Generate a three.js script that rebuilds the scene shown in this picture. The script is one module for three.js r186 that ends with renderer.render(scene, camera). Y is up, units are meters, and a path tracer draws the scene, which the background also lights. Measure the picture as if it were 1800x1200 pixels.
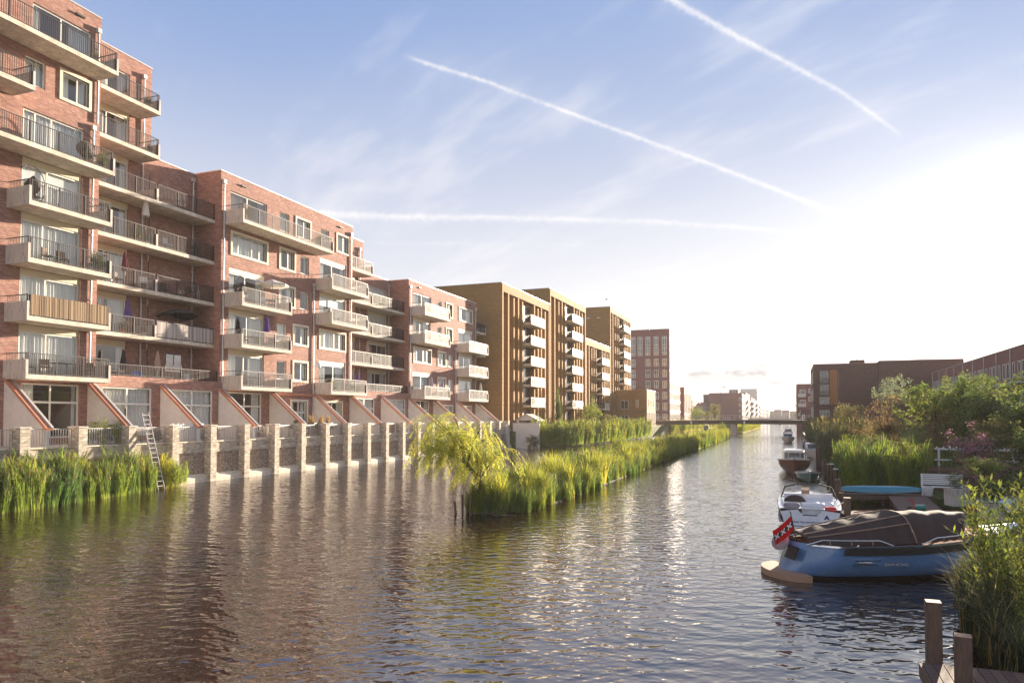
import * as THREE from 'three';
import { mergeGeometries } from 'three/addons/utils/BufferGeometryUtils.js';
import { FontLoader } from 'three/addons/loaders/FontLoader.js';
import { TextGeometry } from 'three/addons/geometries/TextGeometry.js';
import { createNoise2D, createNoise4D } from 'simplex-noise';

// ---------- camera ----------
const W = 1800, H = 1200, FOCAL = 1280, EYE = 4.1;
const scene = new THREE.Scene();
const camera = new THREE.PerspectiveCamera(2 * Math.atan(H / 2 / FOCAL) * 180 / Math.PI, W / H, 0.1, 3000);
camera.position.set(0, EYE, 0);
{
  const yaw = Math.atan(490 / FOCAL), pitch = 1.8 * Math.PI / 180;
  camera.lookAt(-Math.sin(yaw) * Math.cos(pitch), EYE + Math.sin(pitch), -Math.cos(yaw) * Math.cos(pitch));
  camera.setViewOffset(W, H, 0, -92.8, W, H);
}
const renderer = new THREE.WebGLRenderer({ antialias: true });
renderer.toneMapping = THREE.LinearToneMapping;
const EXPOSURE = 4.2;
renderer.toneMappingExposure = EXPOSURE;
renderer.shadowMap.enabled = true;

// ---------- random and noise ----------
function rng(seed) { let s = seed >>> 0; return () => { s = (s + 0x6d2b79f5) | 0; let t = Math.imul(s ^ (s >>> 15), 1 | s); t = (t + Math.imul(t ^ (t >>> 7), 61 | t)) ^ t; return ((t ^ (t >>> 14)) >>> 0) / 4294967296; }; }
const n2 = createNoise2D(rng(11)), n4 = createNoise4D(rng(12));
const clamp = (x, a = 0, b = 1) => Math.min(b, Math.max(a, x));
const smooth = (a, b, x) => { const t = clamp((x - a) / (b - a)); return t * t * (3 - 2 * t); };
const lerp = (a, b, t) => a + (b - a) * t;
const RAD = Math.PI / 180;

// ---------- sky and sun ----------
const SUN_AZ = 13.6 * RAD, SUN_EL = 9.2 * RAD;   // azimuth to the right of the canal's direction (-z)
const sunDir = new THREE.Vector3(Math.sin(SUN_AZ) * Math.cos(SUN_EL), Math.sin(SUN_EL), -Math.cos(SUN_AZ) * Math.cos(SUN_EL));
(() => {
  const w = 4096, h = 2048, data = new Float32Array(w * h * 4);
  const dirOf = (az, el) => [Math.sin(az * RAD) * Math.cos(el * RAD), Math.sin(el * RAD), -Math.cos(az * RAD) * Math.cos(el * RAD)];
  // aircraft trails: [azimuth, elevation] along each, with half width in degrees and strength
  const trails = [
    { p: [[-9.7, 30.6], [-8, 29.5], [-4.6, 27.55], [-1.3, 25.6], [1.45, 23.9], [3.7, 22.4], [5.9, 20.5], [7.8, 18.7]], w: [.22, .09], s: [.85, .6] },
    { p: [[-30, 26.6], [-26.8, 25.9], [-22.8, 25], [-16.4, 22.9], [-11.1, 21], [-5.5, 18.7], [-1.4, 16.8], [2.5, 14.85], [6.5, 12.7], [9.2, 11.1]], w: [.11, .15], s: [.8, .95] },
    { p: [[-40, 15.1], [-35.5, 15.3], [-29.9, 15.35], [-23.2, 15.5], [-16.4, 15.3], [-9.8, 14.9], [-3.5, 14.1], [1.3, 13.3], [5.4, 12.55]], w: [.27, .1], s: [.85, .65] },
    { p: [[-32.5, 13.3], [-25.4, 13.5], [-16.4, 13.35], [-5.5, 12.9]], w: [.15, .12], s: [.3, .2] },
  ];
  for (const t of trails) { t.d = t.p.map(([a, e]) => dirOf(a, e)); t.box = [Math.min(...t.p.map((q) => q[0])) - 2, Math.max(...t.p.map((q) => q[0])) + 2, Math.min(...t.p.map((q) => q[1])) - 2, Math.max(...t.p.map((q) => q[1])) + 2]; }
  const K = 1 / EXPOSURE, banks = [[-4.6, 2.9, 4.2, .55], [-2.2, 3.5, 2.4, .4], [8.4, 4.25, 1, .45]];   // low cloud banks: azimuth, elevation, half sizes
  for (let j = 0; j < h; j++) {
    const el = ((j + 0.5) / h - 0.5) * 180;
    for (let i = 0; i < w; i++) {
      const at = (j * w + i) * 4;
      data[at + 3] = 1;
      if (el < 0) { data[at] = 0.5 * K; data[at + 1] = 0.47 * K; data[at + 2] = 0.45 * K; continue; }
      const phi = ((i + 0.5) / w - 0.5) * 2 * Math.PI, ce = Math.cos(el * RAD), x = ce * Math.cos(phi), y = Math.sin(el * RAD), z = ce * Math.sin(phi);
      const az = Math.atan2(x, -z) / RAD;
      const cg = x * sunDir.x + y * sunDir.y + z * sunDir.z, g = Math.acos(clamp(cg, -1, 1)) / RAD;
      // clear air: paler towards the horizon and the sun
      const up = smooth(4, 34, el + 2.5 * n2(az * 0.02, el * 0.03));
      let r = lerp(0.91, 0.26, up), gg = lerp(0.905, 0.395, up), b = lerp(0.92, 0.71, up);
      const high = smooth(30, 75, el); r *= 1 - 0.38 * high; gg *= 1 - 0.48 * high; b *= 1 - 0.58 * high;
      const glow = (0.85 * Math.exp(-g / 7) + 0.13 * Math.exp(-g / 26)) * (0.5 + 0.75 * Math.exp(-el / 8));
      r += glow * 1.25; gg += glow * 1.16; b += glow * 1.02;
      const core = 7 * Math.exp(-g * g / 14);
      r += core; gg += core * 0.94; b += core * 0.8;
      { const da = Math.abs(((az - 13.6 + 540) % 360) - 180), band = 0.4 * Math.exp(-el / 6) * Math.exp(-da * da / 1800); r += band * 1.04; gg += band; b += band * 0.95; }
      // thin cirrus, streaked
      const s = 1 / (y + 0.12), px = x * s, pz = z * s;
      const q1 = px * 0.85 + pz * 0.5, q2 = -px * 0.5 + pz * 0.85;
      let ci = 0.5 * n2(q1 * 0.55, q2 * 1.5) + 0.3 * n2(q1 * 1.4 + 7, q2 * 4.2) + 0.17 * n2(q1 * 3.5, q2 * 11) + 0.1 * n2(q1 * 9, q2 * 26);
      let white = 0.4 * smooth(-0.15, 0.85, ci) * smooth(2, 12, el);
      // trails
      for (const t of trails) {
        if (az < t.box[0] || az > t.box[1] || el < t.box[2] || el > t.box[3]) continue;
        let best = 9, bk = 0, side = 0;
        for (let k = 0; k + 1 < t.d.length; k++) {
          const A = t.d[k], B = t.d[k + 1], ux = B[0] - A[0], uy = B[1] - A[1], uz = B[2] - A[2];
          const f = clamp(((x - A[0]) * ux + (y - A[1]) * uy + (z - A[2]) * uz) / (ux * ux + uy * uy + uz * uz));
          const dx = x - A[0] - f * ux, dy = y - A[1] - f * uy, dz = z - A[2] - f * uz, d = Math.sqrt(dx * dx + dy * dy + dz * dz) / RAD;
          if (d < best) { best = d; bk = (k + f) / (t.d.length - 1); side = dy > 0 ? 1 : -1; }
        }
        const wobble = 1 + 0.35 * n2(az * 1.7, el * 1.7) + 0.25 * n2(az * 6, el * 6);
        const wd = lerp(t.w[0], t.w[1], bk) * wobble * (side > 0 ? 0.75 : 1.25), st = lerp(t.s[0], t.s[1], bk) * smooth(0, 0.08, bk) * smooth(1, 0.93, bk);
        white += st * Math.exp(-best * best / (wd * wd)) * (0.75 + 0.35 * n2(az * 9, el * 9)) + 0.12 * st * Math.exp(-best / 1.1);
      }
      white = clamp(white);
      const cw = 1.02 + glow * 0.9;
      r = lerp(r, Math.max(r, cw), white); gg = lerp(gg, Math.max(gg, cw * 0.98), white); b = lerp(b, Math.max(b, cw * 0.99), white);
      // low grey cloud banks
      const low = el > 7 ? 0 : smooth(0.1, 0.55, n2(az * 0.11 + 3.1, el * 0.75) * 0.6 + n2(az * 0.33, el * 1.9 + 4) * 0.35 + n2(az * 1.1, el * 4.1) * 0.12 - 0.02) * smooth(0.2, 2, el) * smooth(6.5, 3.2, el) + banks.reduce((a, [ca, ce2, wa, we]) => { const q = ((az - ca) / wa) ** 2 + ((el - ce2) / we) ** 2; return q > 4 ? a : a + smooth(1.7, .1, q + .55 * n2(az * .9, el * 2.6) + .3 * n2(az * 2.6, el * 6)); }, 0);
      r = lerp(r, 0.66 + 0.2 * glow, 0.55 * low); gg = lerp(gg, 0.63 + 0.2 * glow, 0.55 * low); b = lerp(b, 0.64 + 0.18 * glow, 0.55 * low);
      data[at] = r * K; data[at + 1] = gg * K; data[at + 2] = b * K;
    }
  }
  const sky = new THREE.DataTexture(data, w, h, THREE.RGBAFormat, THREE.FloatType);
  sky.mapping = THREE.EquirectangularReflectionMapping; sky.magFilter = THREE.LinearFilter; sky.minFilter = THREE.LinearFilter; sky.needsUpdate = true;
  scene.background = sky; scene.environment = sky;
})();
const sun = new THREE.DirectionalLight(new THREE.Color().setRGB(1, 0.85, 0.66), 5);
sun.position.copy(sunDir).multiplyScalar(300); sun.position.x -= 15; sun.position.z -= 60;
sun.target.position.set(-15, 0, -60); scene.add(sun, sun.target);
sun.castShadow = true; sun.shadow.mapSize.set(4096, 4096); sun.shadow.radius = 1.6;
Object.assign(sun.shadow.camera, { left: -160, right: 160, top: 120, bottom: -120, near: 1, far: 800 });

// ---------- geometry and object helpers ----------
class Geo {
  constructor(o = [0, 0, 0]) { this.o = o; this.p = []; this.n = []; this.t = []; this.i = []; this.c = null; this.col = null; }
  v(x, y, z, nx, ny, nz, u, v) { this.p.push(x - this.o[0], y - this.o[1], z - this.o[2]); this.n.push(nx, ny, nz); this.t.push(u, v); if (this.col) { (this.c ??= []).push(...this.col); } return this.p.length / 3 - 1; }
  quad(a, b, c, d, uv) {   // corners counter-clockwise seen from outside
    const ux = b[0] - a[0], uy = b[1] - a[1], uz = b[2] - a[2], wx = d[0] - a[0], wy = d[1] - a[1], wz = d[2] - a[2];
    let nx = uy * wz - uz * wy, ny = uz * wx - ux * wz, nz = ux * wy - uy * wx; const l = Math.hypot(nx, ny, nz) || 1; nx /= l; ny /= l; nz /= l;
    const pt = (q, k) => { let s, t; if (uv) [s, t] = uv[k]; else if (Math.abs(nx) > 0.7) { s = -q[2]; t = q[1]; } else if (Math.abs(ny) > 0.7) { s = q[0]; t = -q[2]; } else { s = q[0]; t = q[1]; } return this.v(q[0], q[1], q[2], nx, ny, nz, s, t); };
    const A = pt(a, 0), B = pt(b, 1), C = pt(c, 2), D = pt(d, 3);
    this.i.push(A, B, C, A, C, D); return this;
  }
  // box in world terms: x range, y range, D range (D = distance along the canal, z = -D)
  bx(x0, x1, y0, y1, d0, d1, skip = '') {
    const z0 = -d1, z1 = -d0, P = (x, y, z) => [x, y, z];
    if (!skip.includes('e')) this.quad(P(x1, y0, z1), P(x1, y0, z0), P(x1, y1, z0), P(x1, y1, z1));
    if (!skip.includes('w')) this.quad(P(x0, y0, z0), P(x0, y0, z1), P(x0, y1, z1), P(x0, y1, z0));
    if (!skip.includes('t')) this.quad(P(x0, y1, z1), P(x1, y1, z1), P(x1, y1, z0), P(x0, y1, z0));
    if (!skip.includes('b')) this.quad(P(x0, y0, z0), P(x1, y0, z0), P(x1, y0, z1), P(x0, y0, z1));
    if (!skip.includes('s')) this.quad(P(x0, y0, z1), P(x1, y0, z1), P(x1, y1, z1), P(x0, y1, z1));
    if (!skip.includes('n')) this.quad(P(x1, y0, z0), P(x0, y0, z0), P(x0, y1, z0), P(x1, y1, z0));
    return this;
  }
  // bar between two points (x, y, z), square or round section
  bar(a, b, r, sides = 5, r2 = r) {
    const A = new THREE.Vector3(...a), B = new THREE.Vector3(...b), d = B.clone().sub(A), L = d.length(); d.normalize();
    const s = Math.abs(d.y) < 0.9 ? new THREE.Vector3(0, 1, 0) : new THREE.Vector3(1, 0, 0), u = new THREE.Vector3().crossVectors(d, s).normalize(), w = new THREE.Vector3().crossVectors(u, d).normalize();
    const base = this.p.length / 3;
    for (let k = 0; k <= sides; k++) { const an = k / sides * Math.PI * 2, cx = Math.cos(an), sx = Math.sin(an), nx = u.x * cx + w.x * sx, ny = u.y * cx + w.y * sx, nz = u.z * cx + w.z * sx; this.v(A.x + nx * r, A.y + ny * r, A.z + nz * r, nx, ny, nz, k / sides * r * 6, 0); this.v(B.x + nx * r2, B.y + ny * r2, B.z + nz * r2, nx, ny, nz, k / sides * r * 6, L); }
    for (let k = 0; k < sides; k++) { const a0 = base + 2 * k; this.i.push(a0, a0 + 1, a0 + 3, a0, a0 + 3, a0 + 2); }
    const capA = this.v(A.x, A.y, A.z, -d.x, -d.y, -d.z, 0, 0), capB = this.v(B.x, B.y, B.z, d.x, d.y, d.z, 0, 0);
    for (let k = 0; k < sides; k++) { const a0 = base + 2 * k; this.i.push(capA, a0, a0 + 2, capB, a0 + 3, a0 + 1); }
    return this;
  }
  tube(pts, r, sides = 6) { for (let k = 0; k + 1 < pts.length; k++) this.bar(pts[k], pts[k + 1], Array.isArray(r) ? r[k] : r, sides, Array.isArray(r) ? r[k + 1] : r); return this; }
  tri(a, b, c) { const A = new THREE.Vector3(...a), n = new THREE.Vector3(...b).sub(A).cross(new THREE.Vector3(...c).sub(A)).normalize(); const f = (q) => this.v(q[0], q[1], q[2], n.x, n.y, n.z, Math.abs(n.x) > 0.7 ? -q[2] : q[0], q[1]); this.i.push(f(a), f(b), f(c)); return this; }
  // prism: polygon [[x,y]...] counter-clockwise seen from +z, from z0 to z1 (z0 < z1)
  prismZ(poly, z0, z1) {
    const sh = THREE.ShapeUtils.triangulateShape(poly.map((q) => new THREE.Vector2(...q)), []);
    for (const [a, b, c] of sh) { this.tri([...poly[a], z1], [...poly[b], z1], [...poly[c], z1]); this.tri([...poly[c], z0], [...poly[b], z0], [...poly[a], z0]); }
    for (let k = 0; k < poly.length; k++) { const a = poly[k], b = poly[(k + 1) % poly.length]; this.quad([...a, z1], [...a, z0], [...b, z0], [...b, z1]); }
    return this;
  }
  add(g, m) {   // append a three geometry, transformed
    const k = (m ? g.clone().applyMatrix4(m) : g), idx = k.index ? k.index.array : [...Array(k.attributes.position.count).keys()], base = this.p.length / 3, P = k.attributes.position, N = k.attributes.normal, U = k.attributes.uv;
    for (let j = 0; j < P.count; j++) this.v(P.getX(j), P.getY(j), P.getZ(j), N.getX(j), N.getY(j), N.getZ(j), U ? U.getX(j) : 0, U ? U.getY(j) : 0);
    for (let j = 0; j < idx.length; j++) this.i.push(base + idx[j]);
    return this;
  }
  make() {
    const g = new THREE.BufferGeometry();
    g.setAttribute('position', new THREE.Float32BufferAttribute(this.p, 3)); g.setAttribute('normal', new THREE.Float32BufferAttribute(this.n, 3)); g.setAttribute('uv', new THREE.Float32BufferAttribute(this.t, 2));
    if (this.c) g.setAttribute('color', new THREE.Float32BufferAttribute(this.c, 3));
    g.setIndex(this.i); return g;
  }
}
const M4 = (x = 0, y = 0, z = 0, rx = 0, ry = 0, rz = 0, s = 1, sy = s, sz = s) => new THREE.Matrix4().compose(new THREE.Vector3(x, y, z), new THREE.Quaternion().setFromEuler(new THREE.Euler(rx, ry, rz, 'YXZ')), new THREE.Vector3(s, sy, sz));
const taken = {};
const numbered = (name) => { const k = taken[name] = (taken[name] ?? -1) + 1; return k ? `${name}_${String(k).padStart(3, '0')}` : name; };
const shade = (o) => { o.castShadow = true; o.receiveShadow = true; return o; };
function tag(o, label, category, group) { Object.assign(o.userData, { label, category }); if (group) o.userData.group = group; return o; }
function thing(name, label, category, [x, y, z] = [0, 0, 0], turn = 0, group) {
  const o = new THREE.Group(); o.name = numbered(name); o.position.set(x, y, z); o.rotation.y = turn; scene.add(o); return tag(o, label, category, group);
}
function part(name, geo, mat, parent) { const m = shade(new THREE.Mesh(geo.isBufferGeometry ? geo : geo.make(), mat)); m.name = name; parent.add(m); return m; }
function sub(name, parent) { const g = new THREE.Group(); g.name = name; parent.add(g); return g; }
function struct(name, geo, mat, kind = 'structure') { const m = shade(new THREE.Mesh(geo.isBufferGeometry ? geo : geo.make(), mat)); m.name = numbered(name); m.userData.kind = kind; scene.add(m); return m; }
function copyOf(root, [x, y, z], turn, label, scale = 1) {
  const r = root.clone(); r.name = numbered(root.name.replace(/_\d{3}$/, '')); r.userData = { ...root.userData, label }; r.position.set(x, y, z); r.rotation.y = turn; r.scale.setScalar(scale); scene.add(r); return r;
}

// ---------- materials ----------
function tex(w, h, f, sizeU, sizeV, srgb = true) {   // f(i, j) -> [r, g, b] in 0..1 (display values when srgb); repeats every sizeU x sizeV metres
  const d = new Uint8Array(w * h * 4);
  for (let j = 0; j < h; j++) for (let i = 0; i < w; i++) { const c = f(i, j), a = (j * w + i) * 4; d[a] = clamp(c[0]) * 255; d[a + 1] = clamp(c[1]) * 255; d[a + 2] = clamp(c[2]) * 255; d[a + 3] = 255; }
  const t = new THREE.DataTexture(d, w, h); t.wrapS = t.wrapT = THREE.RepeatWrapping; t.magFilter = THREE.LinearFilter; t.minFilter = THREE.LinearMipmapLinearFilter;
  if (srgb) t.colorSpace = THREE.SRGBColorSpace; t.repeat.set(1 / sizeU, 1 / sizeV); t.needsUpdate = true; return t;
}
const wrapNoise = (i, j, w, h, f, o = 0) => { const a = i / w * 2 * Math.PI, b = j / h * 2 * Math.PI, R = f / (2 * Math.PI); return n4(Math.cos(a) * R + o, Math.sin(a) * R, Math.cos(b) * R + o * 1.7, Math.sin(b) * R); };
function brickTex(tones, mortar, cols, rows, bw, bh, seed, rough) {
  const r = rng(seed), pick = Array.from({ length: cols * rows }, () => { const t = tones[Math.floor(r() * tones.length)], k = 0.94 + 0.12 * r(), av = [0, 1, 2].map((q) => tones.reduce((a, x) => a + x[q], 0) / tones.length); return t.map((c, q) => lerp(av[q], c, .62) * k); });
  const w = 1024, h = 1024;
  return [tex(w, h, (i, j) => {
    const y = j / h * rows, row = Math.floor(y), x = i / w * cols + (row % 2 ? 0.5 : 0), col = Math.floor(x) % cols, fx = x - Math.floor(x), fy = y - row;
    const m = fx < 0.045 || fy < 0.15, n = 1 + rough * wrapNoise(i, j, w, h, 5) + 0.07 * wrapNoise(i, j, w, h, 60, 3), c = m ? mortar : pick[row * cols + col];
    return [c[0] * n, c[1] * n, c[2] * n];
  }, cols * bw, rows * bh), tex(512, 512, (i, j) => {
    const y = j / 512 * rows, row = Math.floor(y), x = i / 512 * cols + (row % 2 ? 0.5 : 0), fx = x - Math.floor(x), fy = y - row, m = fx < 0.045 || fy < 0.15;
    const k = m ? 0 : 0.75 + 0.25 * wrapNoise(i, j, 512, 512, 90); return [k, k, k];
  }, cols * bw, rows * bh, false)];
}
function noiseTex(base, amps, size, seed, stretch = [1, 1], w = 384) {   // blotches and grain of one colour
  return tex(w, w, (i, j) => { let k = 1; for (const [f, a] of amps) k += a * wrapNoise(i * stretch[0], j * stretch[1], w, w, f, seed); return base.map((c) => c * k); }, size, size);
}
const std = (o) => new THREE.MeshStandardMaterial({ roughness: 0.8, metalness: 0, ...o });
const lin = (r, g, b) => new THREE.Color().setRGB(r, g, b);
const [redMap, redBump] = brickTex([[.62, .44, .38], [.57, .39, .34], [.67, .50, .44], [.53, .37, .34], [.64, .44, .37], [.71, .56, .50]], [.60, .52, .48], 20, 48, .22, .0625, 5, .06);
const [tanMap, tanBump] = brickTex([[.64, .49, .29], [.59, .45, .26], [.68, .53, .33], [.62, .47, .27]], [.56, .45, .30], 20, 48, .22, .0625, 6, .05);
const [paleMap, paleBump] = brickTex([[.78, .74, .68], [.70, .65, .58], [.84, .80, .74], [.58, .52, .46], [.75, .70, .63], [.64, .57, .5]], [.70, .65, .59], 12, 28, .22, .07, 7, .1);
const [darkMap, darkBump] = brickTex([[.42, .30, .27], [.38, .27, .25], [.46, .33, .29]], [.38, .3, .28], 20, 48, .22, .0625, 8, .05);
const [wineMap, wineBump] = brickTex([[.55, .36, .34], [.50, .32, .31], [.60, .40, .37]], [.48, .36, .34], 20, 48, .22, .0625, 9, .05);
const MAT = {
  brick: std({ map: redMap, bumpMap: redBump, bumpScale: 0.008, roughness: 0.9 }),
  tan: std({ map: tanMap, bumpMap: tanBump, bumpScale: 0.008, roughness: 0.9 }),
  pale: std({ map: paleMap, bumpMap: paleBump, bumpScale: 0.01, roughness: 0.9 }),
  darkBrick: std({ map: darkMap, bumpMap: darkBump, bumpScale: 0.006, roughness: 0.9 }),
  wine: std({ map: wineMap, bumpMap: wineBump, bumpScale: 0.006, roughness: 0.9 }),
  concrete: std({ map: noiseTex([.80, .75, .68], [[4, .12], [14, .10], [50, .07], [120, .05]], 3.1, 2), roughness: 0.85 }),
  concretePanel: std({ map: tex(512, 512, (i, j) => { const s = smooth(.05, .75, wrapNoise(i * 3, j, 512, 512, 5, 9) * .6 + wrapNoise(i * 8, j, 512, 512, 3, 4) * .5), k = 1 + .05 * wrapNoise(i, j, 512, 512, 4) + .05 * wrapNoise(i, j, 512, 512, 60) - .2 * s; return [.78 * k, .74 * k, .70 * k]; }, 2.7, 2.7), roughness: 0.85 }),
  plaster: std({ map: noiseTex([.86, .83, .80], [[3, .04], [12, .03], [70, .02]], 4.3, 6), roughness: 0.9 }),
  cream: std({ color: lin(.70, .60, .42), roughness: 0.6 }),
  surround: std({ map: noiseTex([.88, .83, .74], [[5, .04], [40, .04]], 2.3, 8), roughness: 0.8 }),
  frame: std({ color: lin(.74, .71, .64), roughness: 0.45 }),
  frameDark: std({ color: lin(.10, .06, .05), roughness: 0.5 }),
  steel: std({ color: lin(.05, .04, .04), roughness: 0.5, metalness: 0.3 }),
  galv: std({ color: lin(.5, .49, .48), roughness: 0.4, metalness: 0.6 }),
  zinc: std({ color: lin(.55, .53, .52), roughness: 0.45, metalness: 0.4 }),
  parapet: std({ map: noiseTex([.68, .63, .56], [[5, .06], [60, .05]], 2.1, 71), roughness: .6 }),
  cap: std({ map: noiseTex([.74, .50, .40], [[6, .08], [40, .08]], 1.9, 9), roughness: 0.8 }),
  roof: std({ color: lin(.09, .08, .075), roughness: 0.95 }),
  glass: new THREE.MeshPhysicalMaterial({ color: lin(.92, .95, .95), roughness: 0.02, transmission: 1, thickness: 0, ior: 2.1 }),
  glassFar: std({ color: lin(.16, .16, .17), roughness: 0.1, metalness: 0.7 }),
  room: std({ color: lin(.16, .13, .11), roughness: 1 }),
  curtain: new THREE.MeshPhysicalMaterial({ color: lin(.82, .82, .80), roughness: 1, transmission: 0.3, thickness: 0, side: THREE.DoubleSide }),
  curtainDark: new THREE.MeshPhysicalMaterial({ color: lin(.34, .27, .25), roughness: 1, side: THREE.DoubleSide }),
  white: std({ color: lin(.78, .77, .75), roughness: 0.5 }),
  black: std({ color: lin(.02, .018, .018), roughness: 0.6 }),
  wood: std({ map: tex(256, 512, (i, j) => { const k = 0.85 + 0.25 * wrapNoise(i * 3, j * 0.35, 256, 512, 40) + 0.1 * wrapNoise(i, j, 256, 512, 6); return [.46 * k, .37 * k, .31 * k]; }, 0.6, 2.4), roughness: 0.9 }),
  slat: std({ map: tex(256, 256, (i, j) => { const k = 0.8 + 0.3 * wrapNoise(i, j, 256, 256, 9) + 0.2 * wrapNoise(i * 2, j * .3, 256, 256, 30); return [.76 * k, .67 * k, .59 * k]; }, 1.7, 1.7), roughness: 0.9 }),
  vertex: std({ vertexColors: true, roughness: 0.85 }),
  leaf: new THREE.MeshPhysicalMaterial({ vertexColors: true, roughness: 1, transmission: 0.5, thickness: 0, side: THREE.DoubleSide, specularIntensity: 0.4 }),
};

// ---------- ground and water ----------
const GROUND = 2.6, XF = -38.1, XB = -36.4, XR = -40.4, XRB = -38.6, XW = -34.7;
const FL = [2.9, 6.3, 9.3, 12.3, 15.28, 18.28, 21.24, 24.2];   // floor levels
const rand = rng(77);

// wall facing +x (east) or +z (south) with rectangular holes; hole = [a0, a1, y0, y1]; a is D or x
function holeWall(geo, axis, plane, depth, a0, a1, y0, y1, holes) {
  const P = axis === 'E' ? (a, y, q) => [plane - q, y, -a] : (a, y, q) => [a, y, -(plane + q)];
  const as = [...new Set([a0, a1, ...holes.flatMap((h) => [h[0], h[1]])])].filter((a) => a >= a0 && a <= a1).sort((p, q) => p - q), ys = [...new Set([y0, y1, ...holes.flatMap((h) => [h[2], h[3]])])].filter((y) => y >= y0 && y <= y1).sort((p, q) => p - q);
  for (let j = 0; j + 1 < ys.length; j++) {
    let run = null;
    for (let i = 0; i + 1 < as.length; i++) {
      const ca = (as[i] + as[i + 1]) / 2, cy = (ys[j] + ys[j + 1]) / 2, open = holes.some((h) => ca > h[0] && ca < h[1] && cy > h[2] && cy < h[3]);
      if (!open) run ??= as[i];
      if (run !== null && (open || i + 2 === as.length)) { const e = open ? as[i] : as[i + 1]; geo.quad(P(run, ys[j], 0), P(e, ys[j], 0), P(e, ys[j + 1], 0), P(run, ys[j + 1], 0)); run = null; }
    }
  }
  for (const [a, b, c, d] of holes) {
    geo.quad(P(a, c, 0), P(a, d, 0), P(a, d, depth), P(a, c, depth)); geo.quad(P(b, c, depth), P(b, d, depth), P(b, d, 0), P(b, c, 0));
    geo.quad(P(a, c, depth), P(b, c, depth), P(b, c, 0), P(a, c, 0)); geo.quad(P(a, d, 0), P(b, d, 0), P(b, d, depth), P(a, d, depth));
  }
}
// a window set in a hole of a wall that faces +x: frame, panes, curtains and the room behind
function windowE(parent, X, d0, d1, y0, y1, o = {}) {
  const { splits = [0.5], transom = 0, name = 'window', curtain = 0.5, border = 0.07, mat = MAT.frame, blind = 0, near = true } = o, off = parent.userData.base;
  const w = sub(name, parent), f = new Geo(off), x0 = X - 0.16, x1 = X - 0.09, xp = X - 0.125;
  f.bx(x0, x1, y0, y0 + border, d0, d1).bx(x0, x1, y1 - border, y1, d0, d1).bx(x0, x1, y0 + border, y1 - border, d0, d0 + border).bx(x0, x1, y0 + border, y1 - border, d1 - border, d1);
  const cuts = [d0 + border, ...splits.map((s) => lerp(d0, d1, s)), d1 - border], ty = transom ? lerp(y0, y1, transom) : null;
  for (const s of splits) f.bx(x0 + .004, x1 - .004, y0 + border, y1 - border, lerp(d0, d1, s) - 0.04, lerp(d0, d1, s) + 0.04);
  if (ty) f.bx(x0 + .007, x1 + 0.02, ty - 0.06, ty + 0.06, d0 + border, d1 - border);
  part('frame', f, mat, w);
  const rows = ty ? [[y0 + border, ty - 0.06], [ty + 0.06, y1 - border]] : [[y0 + border, y1 - border]];
  for (let k = 0; k + 1 < cuts.length; k++) for (const [a, b] of rows) { const l = cuts[k] + (k ? 0.04 : 0), r = cuts[k + 1] - (k + 2 < cuts.length ? 0.04 : 0); part('pane', new Geo(off).quad([xp, a, -l], [xp, a, -r], [xp, b, -r], [xp, b, -l]), near ? MAT.glass : MAT.glassFar, w); }
  if (!near) return w;
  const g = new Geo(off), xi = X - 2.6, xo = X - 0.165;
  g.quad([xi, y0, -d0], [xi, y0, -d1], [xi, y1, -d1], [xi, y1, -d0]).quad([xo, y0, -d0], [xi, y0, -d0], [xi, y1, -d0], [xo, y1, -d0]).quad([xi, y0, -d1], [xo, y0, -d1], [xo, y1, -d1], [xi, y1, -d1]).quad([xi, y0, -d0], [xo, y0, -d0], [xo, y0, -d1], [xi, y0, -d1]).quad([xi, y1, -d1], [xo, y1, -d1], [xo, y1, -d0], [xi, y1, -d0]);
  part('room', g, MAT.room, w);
  const drape = (a, b, m) => {
    const c = new Geo(off), n = Math.max(6, Math.round((b - a) * 22)), ph = rand() * 9; let prev = null;
    for (let k = 0; k <= n; k++) { const d = lerp(a, b, k / n), x = X - 0.32 + 0.035 * Math.sin(d * 31 + ph) + 0.02 * Math.sin(d * 13.7 + ph * 2); if (prev) c.quad([prev[0], y0 + .02, -prev[1]], [x, y0 + .02, -d], [x, y1 - .03, -d], [prev[0], y1 - .03, -prev[1]]); prev = [x, d]; }
    part('curtain', c, m, w);
  };
  const m = rand() < 0.14 ? MAT.curtainDark : MAT.curtain, L = d1 - d0;
  if (curtain > 0.9) drape(d0 + .03, d1 - .03, MAT.curtain);
  else if (curtain > 0) { const a = L * curtain * (0.3 + 0.5 * rand()), b = L * curtain * (0.2 + 0.6 * rand()); if (a > .25) drape(d0 + .03, d0 + a, m); if (b > .25) drape(d1 - b, d1 - .03, m); }
  if (blind) part('blind', new Geo(off).bx(X - 0.24, X - 0.23, y1 - (y1 - y0) * blind, y1 - 0.02, d0 + .05, d1 - .05), MAT.white, w);
  return w;
}
function surroundE(win, X, d0, d1, y0, y1, off, t = 0.17) {
  const g = new Geo(off), a = X - 0.085, b = X + 0.06;
  g.bx(a, b, y0 - t, y0, d0 - t, d1 + t).bx(a, b, y1, y1 + t, d0 - t, d1 + t).bx(a, b, y0, y1, d0 - t, d0).bx(a, b, y0, y1, d1, d1 + t);
  part('surround', g, MAT.surround, win);
}
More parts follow.
